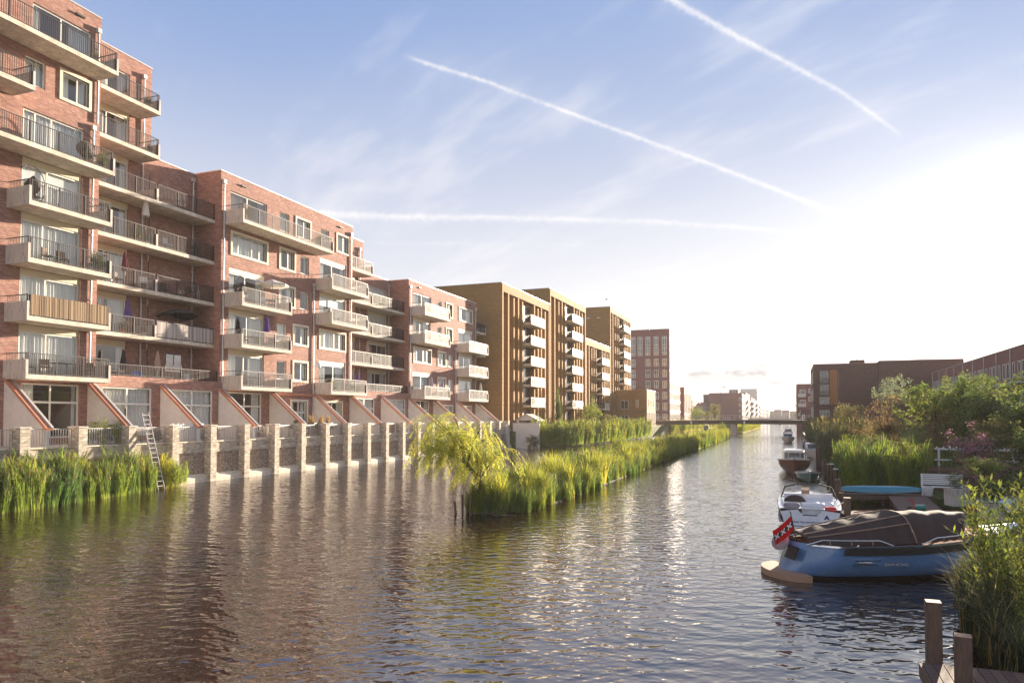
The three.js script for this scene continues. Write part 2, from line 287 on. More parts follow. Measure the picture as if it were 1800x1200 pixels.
function railing(geo, X, d0, d1, y, h = 1.1, step = 0.115, r = 0.011) {   // along D
  const n = Math.max(2, Math.round((d1 - d0) / step));
  for (let k = 1; k < n; k++) { const d = lerp(d0, d1, k / n); geo.bx(X - r, X + r, y + 0.09, y + h - 0.02, d - r, d + r, 'tb'); }
  geo.bx(X - .022, X + .022, y + h - .02, y + h + .02, d0, d1).bx(X - .015, X + .015, y + 0.06, y + 0.09, d0, d1);
  const m = Math.max(1, Math.round((d1 - d0) / 1.6));
  for (let k = 0; k <= m; k++) { const d = lerp(d0 + .02, d1 - .02, k / m); geo.bx(X - .026, X + .026, y, y + h - .021, d - .022, d + .022, 't'); }
}
function railingAcross(geo, D, x0, x1, y, h, from = 0.0, step = 0.115, r = 0.011) {
  const n = Math.max(2, Math.round((x1 - x0) / step));
  for (let k = 1; k < n; k++) { const x = lerp(x0, x1, k / n); geo.bx(x - r, x + r, y + from, y + h - .02, D - r, D + r, 'tb'); }
  geo.bx(x0, x1, y + h - .02, y + h + .02, D - .022, D + .022);
}
const stainSlab = MAT.concrete;
function balcony(parent, Xw, Xf, d0, d1, y, o = {}) {
  const off = parent.userData.base, b = sub('balcony', parent), { near = true, far = true, mid = null, screen = null } = o;
  part('slab', new Geo(off).bx(Xw, Xf, y - 0.24, y, d0, d1), stainSlab, b);
  const pan = (a, c) => part('end_panel', new Geo(off).bx(Xw, Xf + .003, y - 0.243, y + 0.76, a, c), MAT.concretePanel, b);
  if (near) pan(d0 - 0.13, d0); if (far) pan(d1, d1 + 0.13);
  if (mid) for (const d of mid) part('divider', new Geo(off).bx(Xw, Xf + .003, y, y + 0.78, d - 0.07, d + 0.07), MAT.concretePanel, b);
  const r = new Geo(off), stops = [d0, ...(mid ?? []), d1];
  for (let k = 0; k + 1 < stops.length; k++) railing(r, Xf - 0.06, stops[k] + (k ? .09 : .02), stops[k + 1] - (k + 2 < stops.length ? .09 : .02), y);
  for (const [on, d] of [[near, d0 - .06], [far, d1 + .06]]) if (on) { r.bx(Xw, Xf - .05, y + 1.08, y + 1.12, d - .02, d + .02); r.bx(Xf - .09, Xf - .05, y + .76, y + 1.08, d - .02, d + .02); for (let x = Xw + .15; x < Xf - .1; x += .115) r.bx(x - .008, x + .008, y + .76, y + 1.08, d - .008, d + .008, 'tb'); }
  part('railing', r, o.rail ?? MAT.steel, b);
  if (screen) {
    const g = new Geo(off), q = rng(Math.round(d0 * 100 + y)), [s0, s1, kind] = screen;
    for (let d = s0; d < s1;) { const w = kind === 'plank' ? .09 : .02 + .015 * q(), k = .55 + .75 * q(), t = q(); g.col = kind === 'plank' ? [.42 * k, .36 * k, .33 * k] : [lerp(.46, .30, t) * k, lerp(.33, .19, t) * k, lerp(.20, .11, t) * k]; const top = y + (kind === 'plank' ? 1.05 : 1.1 + .05 * q()), x = Xf - 0.02 + .02 * q(); g.bx(x, x + .014, y + .05 + .02 * q(), top, d, d + w * .96); d += w; }
    g.col = null; part(kind === 'plank' ? 'plank_screen' : 'reed_screen', g, MAT.vertex, b);
  }
  return b;
}
function pipe(parent, X, D, y0, y1, r = 0.055) { const off = parent.userData.base, g = new Geo(off); g.bar([X + .09, y0, -D], [X + .09, y1, -D], r, 8); for (let y = y0 + .6; y < y1; y += 1.9) g.bx(X, X + .15, y, y + .04, D - r - .015, D + r + .015); g.bx(X, X + .2, y1, y1 + .28, D - .13, D + .13); part('downpipe', g, MAT.zinc, parent); }
function vent(parent, X, d, y) { part('overflow_outlet', new Geo(parent.userData.base).bx(X - .02, X + .12, y, y + .1, d, d + .55), MAT.black, parent); }
// a plain closed body behind the front wall
function body(geo, x0, x1, y0, y1, d0, d1, skip = 'e') { geo.bx(x0, x1, y0, y1, d0, d1, skip + 'b'); }
function coping(parent, x0, x1, y, d0, d1, t = 0.3) { const g = new Geo(parent.userData.base), o = .03; g.bx(x1 - t, x1 + o, y, y + .07, d0 - o, d1 + o).bx(x0, x1 - t, y, y + .07, d0 - o, d0 + t).bx(x0, x1 - t, y, y + .07, d1 - t, d1 + o).bx(x0, x0 + t, y, y + .069, d0 + t, d1 - t); part('coping', g, MAT.zinc, parent); }
function building(name, label, X, y, D, category = 'building', group) { const t = thing(name, label, category, [X, y, -D], 0, group); t.userData.base = [X, y, -D]; return t; }

function openings(parent, X, list) {   // list of [kind, d0, d1, floor]; returns holes
  const holes = [], off = parent.userData.base;
  for (const [kind, a, b, f, extra = {}] of list) {
    if (kind === 'door' || kind === 'doorP') {
      const top = f + 2.40; holes.push([a, b, f + .03, kind === 'doorP' ? f + 2.74 : top]);
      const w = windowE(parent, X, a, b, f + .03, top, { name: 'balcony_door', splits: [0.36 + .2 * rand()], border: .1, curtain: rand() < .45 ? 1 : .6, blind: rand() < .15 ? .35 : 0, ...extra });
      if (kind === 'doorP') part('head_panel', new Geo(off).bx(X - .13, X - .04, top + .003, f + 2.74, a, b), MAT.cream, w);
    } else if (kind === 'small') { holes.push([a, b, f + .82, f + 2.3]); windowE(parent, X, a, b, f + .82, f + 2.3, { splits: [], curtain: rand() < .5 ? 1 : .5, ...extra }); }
    else if (kind === 'sur' || kind === 'wide') {
      const t = .17; holes.push([a + t, b - t, f + .85, f + 2.32]);
      const w = windowE(parent, X, a + t, b - t, f + .85, f + 2.32, { splits: kind === 'wide' ? [.2, .58, .8] : [.6], curtain: rand() < .35 ? 1 : .6, ...extra }); surroundE(w, X, a + t, b - t, f + .85, f + 2.32, off, t);
    } else if (kind === 'ground') { holes.push([a, b, f + .05, f + 3.03]); windowE(parent, X, a, b, f + .05, f + 3.03, { splits: [.5], transom: .66, border: .09, curtain: 1, ...extra }); }
    else if (kind === 'gdoor') { const t = .17; holes.push([a + t, b - t, f + .1, f + 2.5]); const w = windowE(parent, X, a + t, b - t, f + .1, f + 2.5, { name: 'garden_door', splits: [.5], transom: .62, curtain: .5, ...extra }); surroundE(w, X, a + t, b - t, f + .1, f + 2.5, off, t); }
  }
  return holes;
}
function dividerWall(parent, D) {   // white wall that slopes down from the facade to the canal wall, with a tiled cap
  const off = parent.userData.base, g = sub('divider_wall', parent), top = [[XF, 6.05], [-34.98, 3.5]], p = new Geo(off);
  p.prismZ([[XF, GROUND], [-34.98, GROUND], [-34.98, 3.5], [XF, 6.05]], -D - .1, -D + .1); part('panel', p, MAT.plaster, g);
  const c = new Geo(off), ux = 3.12, uy = -2.55, L = Math.hypot(ux, uy), nx = -uy / L, ny = ux / L, q = (k, n, z) => [top[0][0] + ux * k + nx * n, top[0][1] + uy * k + ny * n, z];
  const slab = (n0, n1, za, zb, geo) => { const k0 = -0.0, k1 = 1.03; geo.quad(q(k0, n0, zb), q(k1, n0, zb), q(k1, n1, zb), q(k0, n1, zb)).quad(q(k1, n0, za), q(k0, n0, za), q(k0, n1, za), q(k1, n1, za)).quad(q(k0, n1, zb), q(k1, n1, zb), q(k1, n1, za), q(k0, n1, za)).quad(q(k1, n0, zb), q(k1, n0, za), q(k1, n1, za), q(k1, n1, zb)).quad(q(k0, n0, za), q(k1, n0, za), q(k1, n0, zb), q(k0, n0, zb)); };
  slab(0.003, .15, -D - .19, -D + .19, c); part('tiled_cap', c, MAT.cap, g);
  const z = new Geo(off); slab(.153, .2, -D - .2, -D - .06, z); part('flashing', z, MAT.zinc, g);
}

// --- projecting red brick blocks ---
function frontBlock(label, Ds, len, roof, list, balconies, extras) {
  const b = building('brick_apartment_block', label, XF, GROUND, Ds, 'building', 'red brick apartment row on the canal');
  const off = b.userData.base, De = Ds + len, holes = openings(b, XF, list), g = new Geo(off);
  holeWall(g, 'E', XF, .17, Ds, De, GROUND - .3, roof, holes); body(g, XF - 11, XF, GROUND - .3, roof, Ds, De, 'et'); part('wall', g, MAT.brick, b);
  part('flat_roof', new Geo(off).bx(XF - 10.9, XF - .2, roof - .05, roof - .02, Ds + .2, De - .2), MAT.roof, b);
  coping(b, XF - 11, XF, roof, Ds, De);
  for (const [a, c, f, o] of balconies) balcony(b, XF, XB, a, c, f, o);
  extras?.(b);
  return b;
}
const s = (Ds, k = 1) => (list) => list.map(([kind, a, b, f, e]) => [kind, Ds + a * k, Ds + b * k, FL[f], e]);
// tall block at the left edge
{
  const Ds = 14.25, L = s(Ds), DP = (f, e) => ['doorP', 12.25, 15.75, f, e];
  frontBlock('tallest red brick block, cut by the left edge of the picture', Ds, 16.85, 27.8, L([
    ['door', 12.65, 16.2, 7, { splits: [.48], curtain: .5 }], ['small', 12.3, 13.45, 6], ['sur', 14.25, 16.25, 6, { blind: .1 }], ['door', 12.25, 15.85, 5, { splits: [.2, .46] }], DP(4), DP(3, { curtain: 1 }), DP(2), DP(1, { curtain: 1 }),
    ['ground', 12.45, 15.85, 0, { curtain: .45 }], ['small', 6.3, 7.5, 6], ['sur', 8.3, 10.4, 6], ['doorP', 1, 4.8, 4], ['doorP', 1, 4.8, 3], ['doorP', 1, 4.8, 2], ['doorP', 1, 4.8, 1], ['sur', 8.2, 10.3, 4], ['sur', 8.2, 10.3, 2], ['sur', 6.4, 8.5, 3],
  ]), [[Ds + 1, 30.75, FL[7], { near: false }], [Ds + 1, 25.8, FL[6], { near: false }], [Ds + 5, 30.62, FL[5], { near: false }], [25.85, 30.5, FL[4]], [25.85, 30.5, FL[3]], [25.85, 30.5, FL[2], { screen: [25.9, 30.45, 'reed'] }], [25.85, 30.55, FL[1]]],
  (b) => { pipe(b, XF, 30.62, 6.5, 20.9); pipe(b, XF, 30.85, 21.4, 26.8); vent(b, XF, 29.4, 27.2); dividerWall(b, 25.9); dividerWall(b, 20.5); });
}
// middle block
function standardBlock(label, Ds, len, top) {
  const k = len / 16.85, L = s(Ds, k), DP = (f, e) => ['doorP', .9, 4.75, f, e], RP = (f, e) => ['doorP', 11.8, 15.75, f, e], list = [], bal = [], u = (x) => Ds + x * k;
  const lowPair = (f) => list.push(['small', 6.25, 7.45, f], ['sur', 8.2, 10.3, f]), highPair = (f) => list.push(['sur', 6.4, 8.5, f], ['small', 9.15, 10.3, f]);
  if (top === 5) {
    list.push(['door', .95, 4.95, 5], ['small', 6.5, 7.65, 5], ['sur', 8.4, 10.55, 5], ['small', 11.9, 13.15, 5], ['sur', 14.2, 16.3, 5], ['wide', 1.0, 5.1, 4], ['doorP', 11.85, 15.8, 4], DP(3), RP(3), DP(2), ['wide', 11.75, 15.85, 2], DP(1), RP(1));
    highPair(4); highPair(3); lowPair(2); lowPair(1);
    bal.push([u(.5), u(11.3), FL[5]], [u(11.35), u(16.85), FL[4]], [u(.5), u(5.8), FL[3]], [u(11.35), u(16.85), FL[3]], [u(.5), u(5.8), FL[2]], [u(.5), u(5.9), FL[1]], [u(11.35), u(16.7), FL[1]]);
  } else {
    list.push(['door', .95, 4.9, 4], ['small', 6.4, 7.4, 4], ['sur', 8.4, 10.2, 4], ['wide', 11.75, 15.7, 4], DP(3), ['small', 6.4, 7.4, 3], ['sur', 8.4, 10.2, 3], RP(3), ['wide', .95, 5, 2], RP(2), DP(1), RP(1));
    highPair(2); highPair(1);
    bal.push([u(.6), u(6.2), FL[4]], [u(.6), u(6.2), FL[3]], [u(11.4), u(16.8), FL[3]], [u(11.4), u(16.8), FL[2]], [u(.6), u(6.2), FL[1]], [u(11.4), u(16.8), FL[1]]);
  }
  list.push(['ground', .9, 4.6, 0, { curtain: .3 }], ['small', 6.3, 7.3, 0], ['gdoor', 8.0, 10.3, 0], ['gdoor', 12.4, 15.4, 0]);
  const roof = top === 5 ? 21.85 : 18.85;
  return frontBlock(label, Ds, len, roof, L(list), bal, (b) => {
    pipe(b, XF, u(.25), 6.6, roof - .9); pipe(b, XF, u(10.9), 2.7, roof - 6.6); pipe(b, XF, u(16.5), 2.7, roof - .9); vent(b, XF, u(2), roof - .55); vent(b, XF, u(14.6), roof - .55);
    for (const x of [.12, 5.55, 11.1, 16.6]) dividerWall(b, u(x));
  });
}
const blockC = standardBlock('red brick block with two stacks of balconies and a full roof balcony, left of centre', 40.95, 16.85, 5);
const blockD = standardBlock('lower red brick block next to the tan brick flats', 68.55, 17.95, 4);
part('awning_case', new Geo(blockC.userData.base).bar([XF + .14, 5.95, -46.9], [XF + .14, 5.95, -51.8], .11, 8), MAT.cap, blockC);

// --- set-back links with deep balconies ---
function linkBlock(label, Ds, De, split, roofHi, roofLo, nHi, nLo, cols) {
  const b = building('recessed_apartment_block', label, XF, GROUND, Ds, 'building', 'red brick apartment row on the canal'), off = b.userData.base, [a0, a1, c0, c1] = cols, list = [], bot = 6.3;
  for (let f = 1; f <= nHi; f++) list.push([f === nHi ? 'door' : 'doorP', a0, a1, FL[f], { splits: [.35], curtain: .6 }]);
  for (let f = 1; f <= nLo; f++) list.push([f === nLo ? 'door' : 'doorP', c0, c1, FL[f], { curtain: .5 }]);
  const holes = openings(b, XR, list), g = new Geo(off);
  holeWall(g, 'E', XR, .17, Ds, split, bot, roofHi, holes.filter((h) => h[0] < split)); holeWall(g, 'E', XR, .17, split, De, bot, roofLo, holes.filter((h) => h[0] >= split));
  body(g, XR - 8.7, XR, bot, roofHi, Ds, split, 'ets'); body(g, XR - 8.7, XR, bot, roofLo, split, De, 'etsn'); part('wall', g, MAT.brick, b);
  part('flat_roof', new Geo(off).bx(XR - 8.6, XR - .2, roofHi - .05, roofHi - .02, Ds, split - .2).bx(XR - 8.6, XR - .2, roofLo - .05, roofLo - .02, split, De), MAT.roof, b);
  const cp = new Geo(off); cp.bx(XR - .3, XR + .03, roofHi, roofHi + .07, Ds, split + .03).bx(XR - 8.7, XR - .3, roofHi, roofHi + .07, split - .3, split + .03).bx(XR - .3, XR + .03, roofLo, roofLo + .07, split, De); part('coping', cp, MAT.zinc, b);
  // ground floor comes forward to the street line
  const gl = [['ground', Ds + .45, Ds + 4.1, FL[0], { curtain: 1 }], ['ground', De - 4.2, De - .5, FL[0], { curtain: 1 }]], gh = openings(b, XF, gl), gg = new Geo(off);
  holeWall(gg, 'E', XF - .02, .17, Ds, De, GROUND - .3, 6.62, gh); gg.quad([XR, 6.24, -Ds], [XF - .3, 6.24, -Ds], [XF - .3, 6.24, -De], [XR, 6.24, -De]); gg.bx(XF - .3, XF - .02, 6.24, 6.62, Ds, De, 'ebsn'); part('ground_floor_wall', gg, MAT.brick, b);
  const rl = new Geo(off); railing(rl, XF - .12, Ds + .02, De - .02, 6.62, .72); part('terrace_railing', rl, MAT.steel, b);
  const midD = split - 1.05;
  for (let f = 2; f <= Math.max(nHi, nLo); f++) {
    if (f > nLo) balcony(b, XR, XRB, Ds, midD, FL[f], { near: false });
    else balcony(b, XR, XRB, Ds, De, FL[f], { near: false, far: false, mid: [midD], screen: cols[4] === f ? [midD + .1, De - .05, 'plank'] : null });
  }
  pipe(b, XR, midD + .35, 6.4, roofHi - 1); pipe(b, XR, De - .35, 6.4, roofLo - .6);
  if (nHi === 7) dividerWall(b, Ds - .4); dividerWall(b, (Ds + De) / 2 - .1);
  return b;
}
const linkB = linkBlock('set back brick link with wide balconies between the tallest block and the middle block', 31.1, 40.95, 36.9, 27.8, 21.75, 7, 5, [32.6, 35.15, 36.75, 40.45, 2]);
const linkE = linkBlock('set back brick link between the middle block and the lower block', 57.8, 68.55, 63.2, 21.85, 18.8, 5, 4, [58.9, 61.9, 64.1, 67.9, 0]);
// end link beyond the lower block: only its balconies show
{
  const b = building('recessed_apartment_block', 'end of the red brick row, only its balconies stick out before the tan gable', XF, GROUND, 86.5, 'building', 'red brick apartment row on the canal');
  part('wall', new Geo(b.userData.base).bx(XR - 8, XR, GROUND - .3, 17.6, 86.5, 89.6), MAT.brick, b);
  for (const f of [1, 2, 3, 4]) balcony(b, XR, XRB + .6, 86.5, 89.3, FL[f], { near: false });
}

// --- canal wall of the terraces ---
const pierD = Array.from({ length: 22 }, (_, k) => 24.4 + 3.07 * k);
{
  const b = building('canal_wall', 'pale brick canal wall with piers, dark slatted panels and railings along the terraces', XW, 0, 20, 'wall'), off = b.userData.base, r = rng(31);
  for (const d of pierD) {
    const p = sub('pier', b); part('shaft', new Geo(off).bx(-35.2, -34.45, -.6, 3.55, d - .25, d + .25, 'b'), MAT.pale, p); part('capstone', new Geo(off).bx(-35.24, -34.41, 3.55, 3.62, d - .29, d + .29), MAT.concretePanel, p);
  }
  const ends = [18, ...pierD, 90.5];
  for (let k = 0; k + 1 < ends.length; k++) {
    const a = ends[k] + (k ? .25 : 0), c = ends[k + 1] - (k + 2 < ends.length ? .25 : 0);
    part('brick_band', new Geo(off).bx(-35.3, -34.9, 1.88, 2.52, a, c, 'sn'), MAT.pale, b);
    part('coping', new Geo(off).bx(-35.35, -34.82, 2.52, 2.6, a, c, 'sn'), MAT.concrete, b);
    const base = new Geo(off); base.prismZ([[-35.3, -.6], [-34.7, -.6], [-34.7, .3], [-34.9, .42], [-34.93, .52], [-35.3, .52]], -c, -a); part('concrete_foot', base, MAT.concrete, b);
    const sl = new Geo(off), n = Math.round((c - a) / .105), gone = k > 3 && k % 4 === 1;
    sl.bx(-35.3, -35.0, .52, 1.88, a, c, 'sntb');
    for (let q = 0; q < n; q++) if (!(gone && r() < .12)) { const d = lerp(a, c, q / n), t = r() * .02; sl.bx(-34.995, -34.95 + t, .54 + t, 1.88, d + .012, d + (c - a) / n - .012); }
    part('slatted_panel', sl, MAT.slat, b);
    const rl = new Geo(off); railing(rl, -35.0, a, c, 2.6, .9, .14, .013); part('railing', rl, MAT.galv, b);
  }
}
// ground sheets
struct('terrace_ground', new Geo().bx(-52, -34.95, GROUND - .5, GROUND, 14, 90.5), MAT.concretePanel);

// ---------- ground, banks, water ----------
function plot(name, poly, top, bottom, mat, kind) {   // flat-topped piece of land, outline in [X, D]
  const g = new Geo(), tri = THREE.ShapeUtils.triangulateShape(poly.map((q) => new THREE.Vector2(q[0], q[1])), []);
  const up = (q) => [q[0], top, -q[1]];
  for (const [a, b, c] of tri) { const A = poly[a], B = poly[b], C = poly[c], area = (B[0] - A[0]) * (C[1] - A[1]) - (C[0] - A[0]) * (B[1] - A[1]); if (area > 0) g.tri(up(A), up(B), up(C)); else g.tri(up(C), up(B), up(A)); }
  let area = 0; poly.forEach((q, k) => { const n = poly[(k + 1) % poly.length]; area += q[0] * n[1] - n[0] * q[1]; });
  const ring = area > 0 ? poly : [...poly].reverse();
  for (let k = 0; k < ring.length; k++) { const a = ring[k], b = ring[(k + 1) % ring.length]; g.quad([a[0], bottom, -a[1]], [b[0], bottom, -b[1]], [b[0], top, -b[1]], [a[0], top, -a[1]]); }
  return struct(name, g, mat, kind);
}
const soil = std({ map: noiseTex([.24, .20, .13], [[3, .15], [15, .15], [60, .2]], 5, 12), roughness: 1 });
const grassGround = std({ map: noiseTex([.34, .36, .17], [[4, .2], [18, .2], [80, .25]], 6, 13), roughness: 1 });
const paving = std({ map: noiseTex([.62, .58, .54], [[4, .06], [30, .06], [90, .08]], 5, 14), roughness: 0.9 });
plot('left_bank_ground', [[-34.6, 90.5], [-31.5, 92], [-28.6, 97], [-27.6, 110], [-27.4, 140], [-28.2, 158], [-29, 200], [-29, 900], [-1500, 900], [-1500, -300], [-52, -300], [-52, 90.5]], 2.2, -1, grassGround);
plot('right_bank_ground', [[2.55, 42], [2.6, 60], [2.7, 140], [2.6, 230], [2.2, 900], [1500, 900], [1500, -300], [4.6, -300], [4.6, 7], [3.35, 12.2], [3.15, 15.5], [3.4, 18.5], [4.4, 20.6], [6.0, 24], [6.2, 27], [6.6, 29], [6.6, 38.2], [2.6, 39.5]], 0.38, -1, grassGround);
plot('far_ground', [[-1500, 900], [1500, 900], [1500, 2500], [-1500, 2500]], 2.3, -1, grassGround);
const islandPoly = [[-12.9, 28.4], [-11.6, 28.2], [-10.7, 30], [-10.45, 35], [-10.7, 50], [-11.1, 73], [-11.2, 104], [-11.5, 150], [-12.4, 158], [-13.6, 156], [-14.4, 140], [-14.5, 100], [-14.2, 60], [-14, 44], [-13.5, 34]];
plot('island_ground', islandPoly, 0.05, -1, soil);
(() => { // water: real low swell near the camera, fine ripples as relief
  const tile = 13.1, wv = [], r = rng(404);
  for (let k = 0; k < 110; k++) {
    const lam = 0.11 * Math.pow(6, Math.pow(r(), 1.1)), dir = (-20 + (r() + r() + r() - 1.5) * 62) * RAD, m = Math.round(tile / lam * Math.sin(dir)), n = Math.round(tile / lam * Math.cos(dir));
    if (m || n) { const L = tile / Math.hypot(m, n); wv.push([m, n, r() * 6.283, 0.011 * Math.pow(L, 1.05)]); }
  }
  const N = 1024, hgt = new Float32Array(N * N); let lo = 1e9, hi = -1e9;
  for (const [m, n, ph, a] of wv) for (let j = 0; j < N; j++) for (let i = 0; i < N; i++) hgt[j * N + i] += a * Math.sin(6.283185 * (m * i + n * j) / N + ph);
  for (const v of hgt) { lo = Math.min(lo, v); hi = Math.max(hi, v); }
  const bump = tex(N, N, (i, j) => { const v = Math.pow((hgt[j * N + i] - lo) / (hi - lo), 1.5); return [v, v, v]; }, tile, tile, false);
  const water = new THREE.MeshPhysicalMaterial({ color: lin(.036, .019, .012), roughness: 0.04, ior: 1.85, specularIntensity: 2, bumpMap: bump, bumpScale: (hi - lo) * 0.11 });
  const x0 = -34.6, x1 = 8, d0 = 5, d1 = 130, nx = 150, nd = 420, g = new Geo();
  const y = (x, d) => { const e = smooth(x0, x0 + 2, x) * smooth(x1, x1 - 2, x) * smooth(d0, d0 + 2, d) * smooth(d1, d1 - 25, d); return e * (0.007 * n2(x * 0.34 + d * .1, d * 0.62) + 0.004 * n2(x * 0.8 + 9 - d * .3, d * 1.3)) * (0.7 + 0.5 * n2(x * .05, d * .04)); };
  for (let j = 0; j <= nd; j++) for (let i = 0; i <= nx; i++) {
    const x = lerp(x0, x1, i / nx), d = d0 + (d1 - d0) * Math.pow(j / nd, 1.25), e = .12, sx = (y(x + e, d) - y(x - e, d)) / (2 * e), sd = (y(x, d + e) - y(x, d - e)) / (2 * e), l = Math.hypot(sx, 1, sd);
    g.v(x, y(x, d), -d, -sx / l, 1 / l, sd / l, x, d);
  }
  for (let j = 0; j < nd; j++) for (let i = 0; i < nx; i++) { const a = j * (nx + 1) + i, b = a + 1, c = a + nx + 1; g.i.push(a, b, c + 1, a, c + 1, c); }
  const flat = (a, b, c, d) => g.quad([a, 0, -c], [b, 0, -c], [b, 0, -d], [a, 0, -d], [[a, c], [b, c], [b, d], [a, d]]);
  flat(-60, x0, -60, 905); flat(x1, 20, -60, 905); flat(x0, x1, -60, d0); flat(x0, x1, d1, 905);
  struct('canal_water', g, water);
})();

// ---------- tan brick flats ----------
function glazed(parent, face, plane, a0, a1, y0, y1, o = {}) {   // shallow window on a wall facing E, S or W; frame proud of the wall, pane inside it
  const off = parent.userData.base, { n = 2, rows = [], t = 0.08, mat = MAT.frame, pane = MAT.glassFar, sill = false, name = 'window' } = o, w = sub(name, parent), f = new Geo(off);
  const B = (g, p, q, u, v, k0, k1) => face === 'E' ? g.bx(plane + k0, plane + k1, u, v, p, q) : face === 'W' ? g.bx(plane - k1, plane - k0, u, v, p, q) : g.bx(p, q, u, v, plane - k1, plane - k0);
  B(f, a0, a1, y0, y0 + t, .003, .07); B(f, a0, a1, y1 - t, y1, .003, .07); B(f, a0, a0 + t, y0 + t, y1 - t, .003, .07); B(f, a1 - t, a1, y0 + t, y1 - t, .003, .07);
  const xs = [a0 + t]; for (let k = 1; k < n; k++) { const m = lerp(a0, a1, k / n); B(f, m - t / 2, m + t / 2, y0 + t, y1 - t, .003, .066); xs.push(m - t / 2, m + t / 2); } xs.push(a1 - t);
  const ys = [y0 + t]; for (const q of rows) { const m = lerp(y0, y1, q); B(f, a0 + t, a1 - t, m - t / 2, m + t / 2, .004, .062); ys.push(m - t / 2, m + t / 2); } ys.push(y1 - t);
  part('frame', f, mat, w);
  for (let i = 0; i < xs.length; i += 2) for (let j = 0; j < ys.length; j += 2) part('pane', B(new Geo(off), xs[i], xs[i + 1], ys[j], ys[j + 1], .003, .03), pane, w);
  if (sill) { const g = new Geo(off); B(g, a0 - .06, a1 + .06, y0 - .1, y0, .003, .16); part('sill', g, MAT.white, w); }
  return w;
}
function tanBlock(label, D0, D1, roof, levels, seed) {
  const X = -36.2, XI = -36.85, b = building('tan_brick_flats', label, X, 2.2, D0, 'building', 'tan brick flats behind the reeds'), off = b.userData.base, len = D1 - D0, k = len / 20.8, u = (x) => D0 + x * k, r = rng(seed), top = roof - 1.15;
  const g = new Geo(off); g.bx(X - 14, XI, 1.6, roof, D0, D1, 'b'); g.bx(XI, X, top, roof, D0, D1, 'w'); part('wall', g, MAT.tan, b);
  coping(b, X - 14, X, roof, D0, D1);
  const fins = [0.25, 2.35, 4.5, 6.3, 8.0, 13.3, 15.0, 16.6, 18.5, 20.55];
  fins.forEach((f, q) => part('brick_fin', new Geo(off).bx(XI, X + (q === 0 || q === 9 ? 0 : .02), 1.6, q === 0 || q === 9 ? top : top - .3 + (q % 2) * .25, u(f) - .24, u(f) + .24, 'w'), MAT.tan, b));
  for (let f = 0; f < levels; f++) {
    const y = 5.85 + 3.0 * f;
    for (const [p, q] of [[.7, 1.9], [2.85, 4.0], [17.1, 18.0], [19, 20.05]]) glazed(b, 'E', XI, u(p), u(q), y + .3, y + 2.5, { n: 1, mat: MAT.frameDark, sill: true });
    // balcony bay: glazed front, slab, parapet of pale panels with a dark open part
    glazed(b, 'E', XI, u(8.4), u(11.0), y + .06, y + 2.65, { n: 2, mat: MAT.frame, name: 'balcony_door' }); glazed(b, 'E', XI, u(11.2), u(12.9), y + .06, y + 2.65, { n: 1, mat: MAT.frameDark, name: 'balcony_door' });
    const bl = sub('balcony', b); part('slab', new Geo(off).bx(XI, X + 1.25, y - .3, y, u(8.3), u(14.6)), MAT.concrete, bl);
    part('parapet_panel', new Geo(off).bx(X + 1.15, X + 1.22, y, y + 1.12, u(10.3), u(14.6)).bx(X + .05, X + 1.15, y, y + 1.12, u(14.6) - .07, u(14.6)), MAT.parapet, bl);
    const rl = new Geo(off); railing(rl, X + 1.18, u(8.35), u(10.28), y, 1.1, .12, .014); railingAcross(rl, u(8.35), X, X + 1.15, y, 1.1, .05, .12, .014); if (r() < .5) rl.bx(X + 1.12, X + 1.14, y + .05, y + .95, u(8.4), u(10.2)); part('railing', rl, MAT.steel, bl);
  }
  glazed(b, 'E', XI, u(8.5), u(12.9), 2.6, 5.2, { n: 3, mat: MAT.frameDark });
  for (const [p, q] of [[.7, 1.9], [2.85, 4.0], [17.1, 18.0]]) glazed(b, 'E', XI, u(p), u(q), 2.7, 4.9, { n: 1, mat: MAT.frameDark });
  return b;
}
tanBlock('nearest tan brick block with a broad blank gable', 90.9, 111.6, 22.3, 5, 1);
const tan2 = tanBlock('second tan brick block, a storey taller than its nearer neighbour', 111.85, 133.8, 25.0, 6, 2);
tanBlock('lowest tan brick block between two taller ones', 133.95, 153.8, 19.05, 4, 3);
const tan4 = tanBlock('tallest and farthest tan brick block, left of the red tower', 154.05, 175.7, 28, 7, 4);
for (const x of [-41.5, -39.2]) part('wall_lamp', new Geo(tan4.userData.base).bx(x, x + .8, 25.6, 25.75, 153.9, 154.05), MAT.white, tan4);
glazed(tan4, 'S', 154.05, -44.6, -43.4, 19.3, 24.6, { n: 1, rows: [.33, .66], name: 'stair_window' });
{ // annex at the water
  const b = building('tan_brick_annex', 'low tan brick annex standing at the water by the bridge', -29.5, 0, 160, 'building'), off = b.userData.base;
  part('wall', new Geo(off).bx(-40, -29.5, -.6, 10.1, 160, 171, 'b'), MAT.tan, b); part('bay', new Geo(off).bx(-32, -29.35, 5.6, 10.25, 159.3, 160, 'n'), MAT.tan, b);
  coping(b, -40, -29.5, 10.1, 160, 171);
  glazed(b, 'S', 160, -35.3, -33.6, 5.9, 7.8, { n: 2 }); glazed(b, 'S', 160, -35.3, -33.6, 2.9, 4.5, { n: 2 }); glazed(b, 'S', 159.3, -31.8, -31.2, 6.3, 7.9, { n: 2 });
  for (let k = 0; k < 5; k++) { glazed(b, 'E', -29.5, 161.2 + 2 * k, 162 + 2 * k, 2.2, 5.2, { n: 1 }); if (k < 3) glazed(b, 'E', -29.5, 162 + 3 * k, 162.9 + 3 * k, 6.4, 8.2, { n: 1 }); }
}
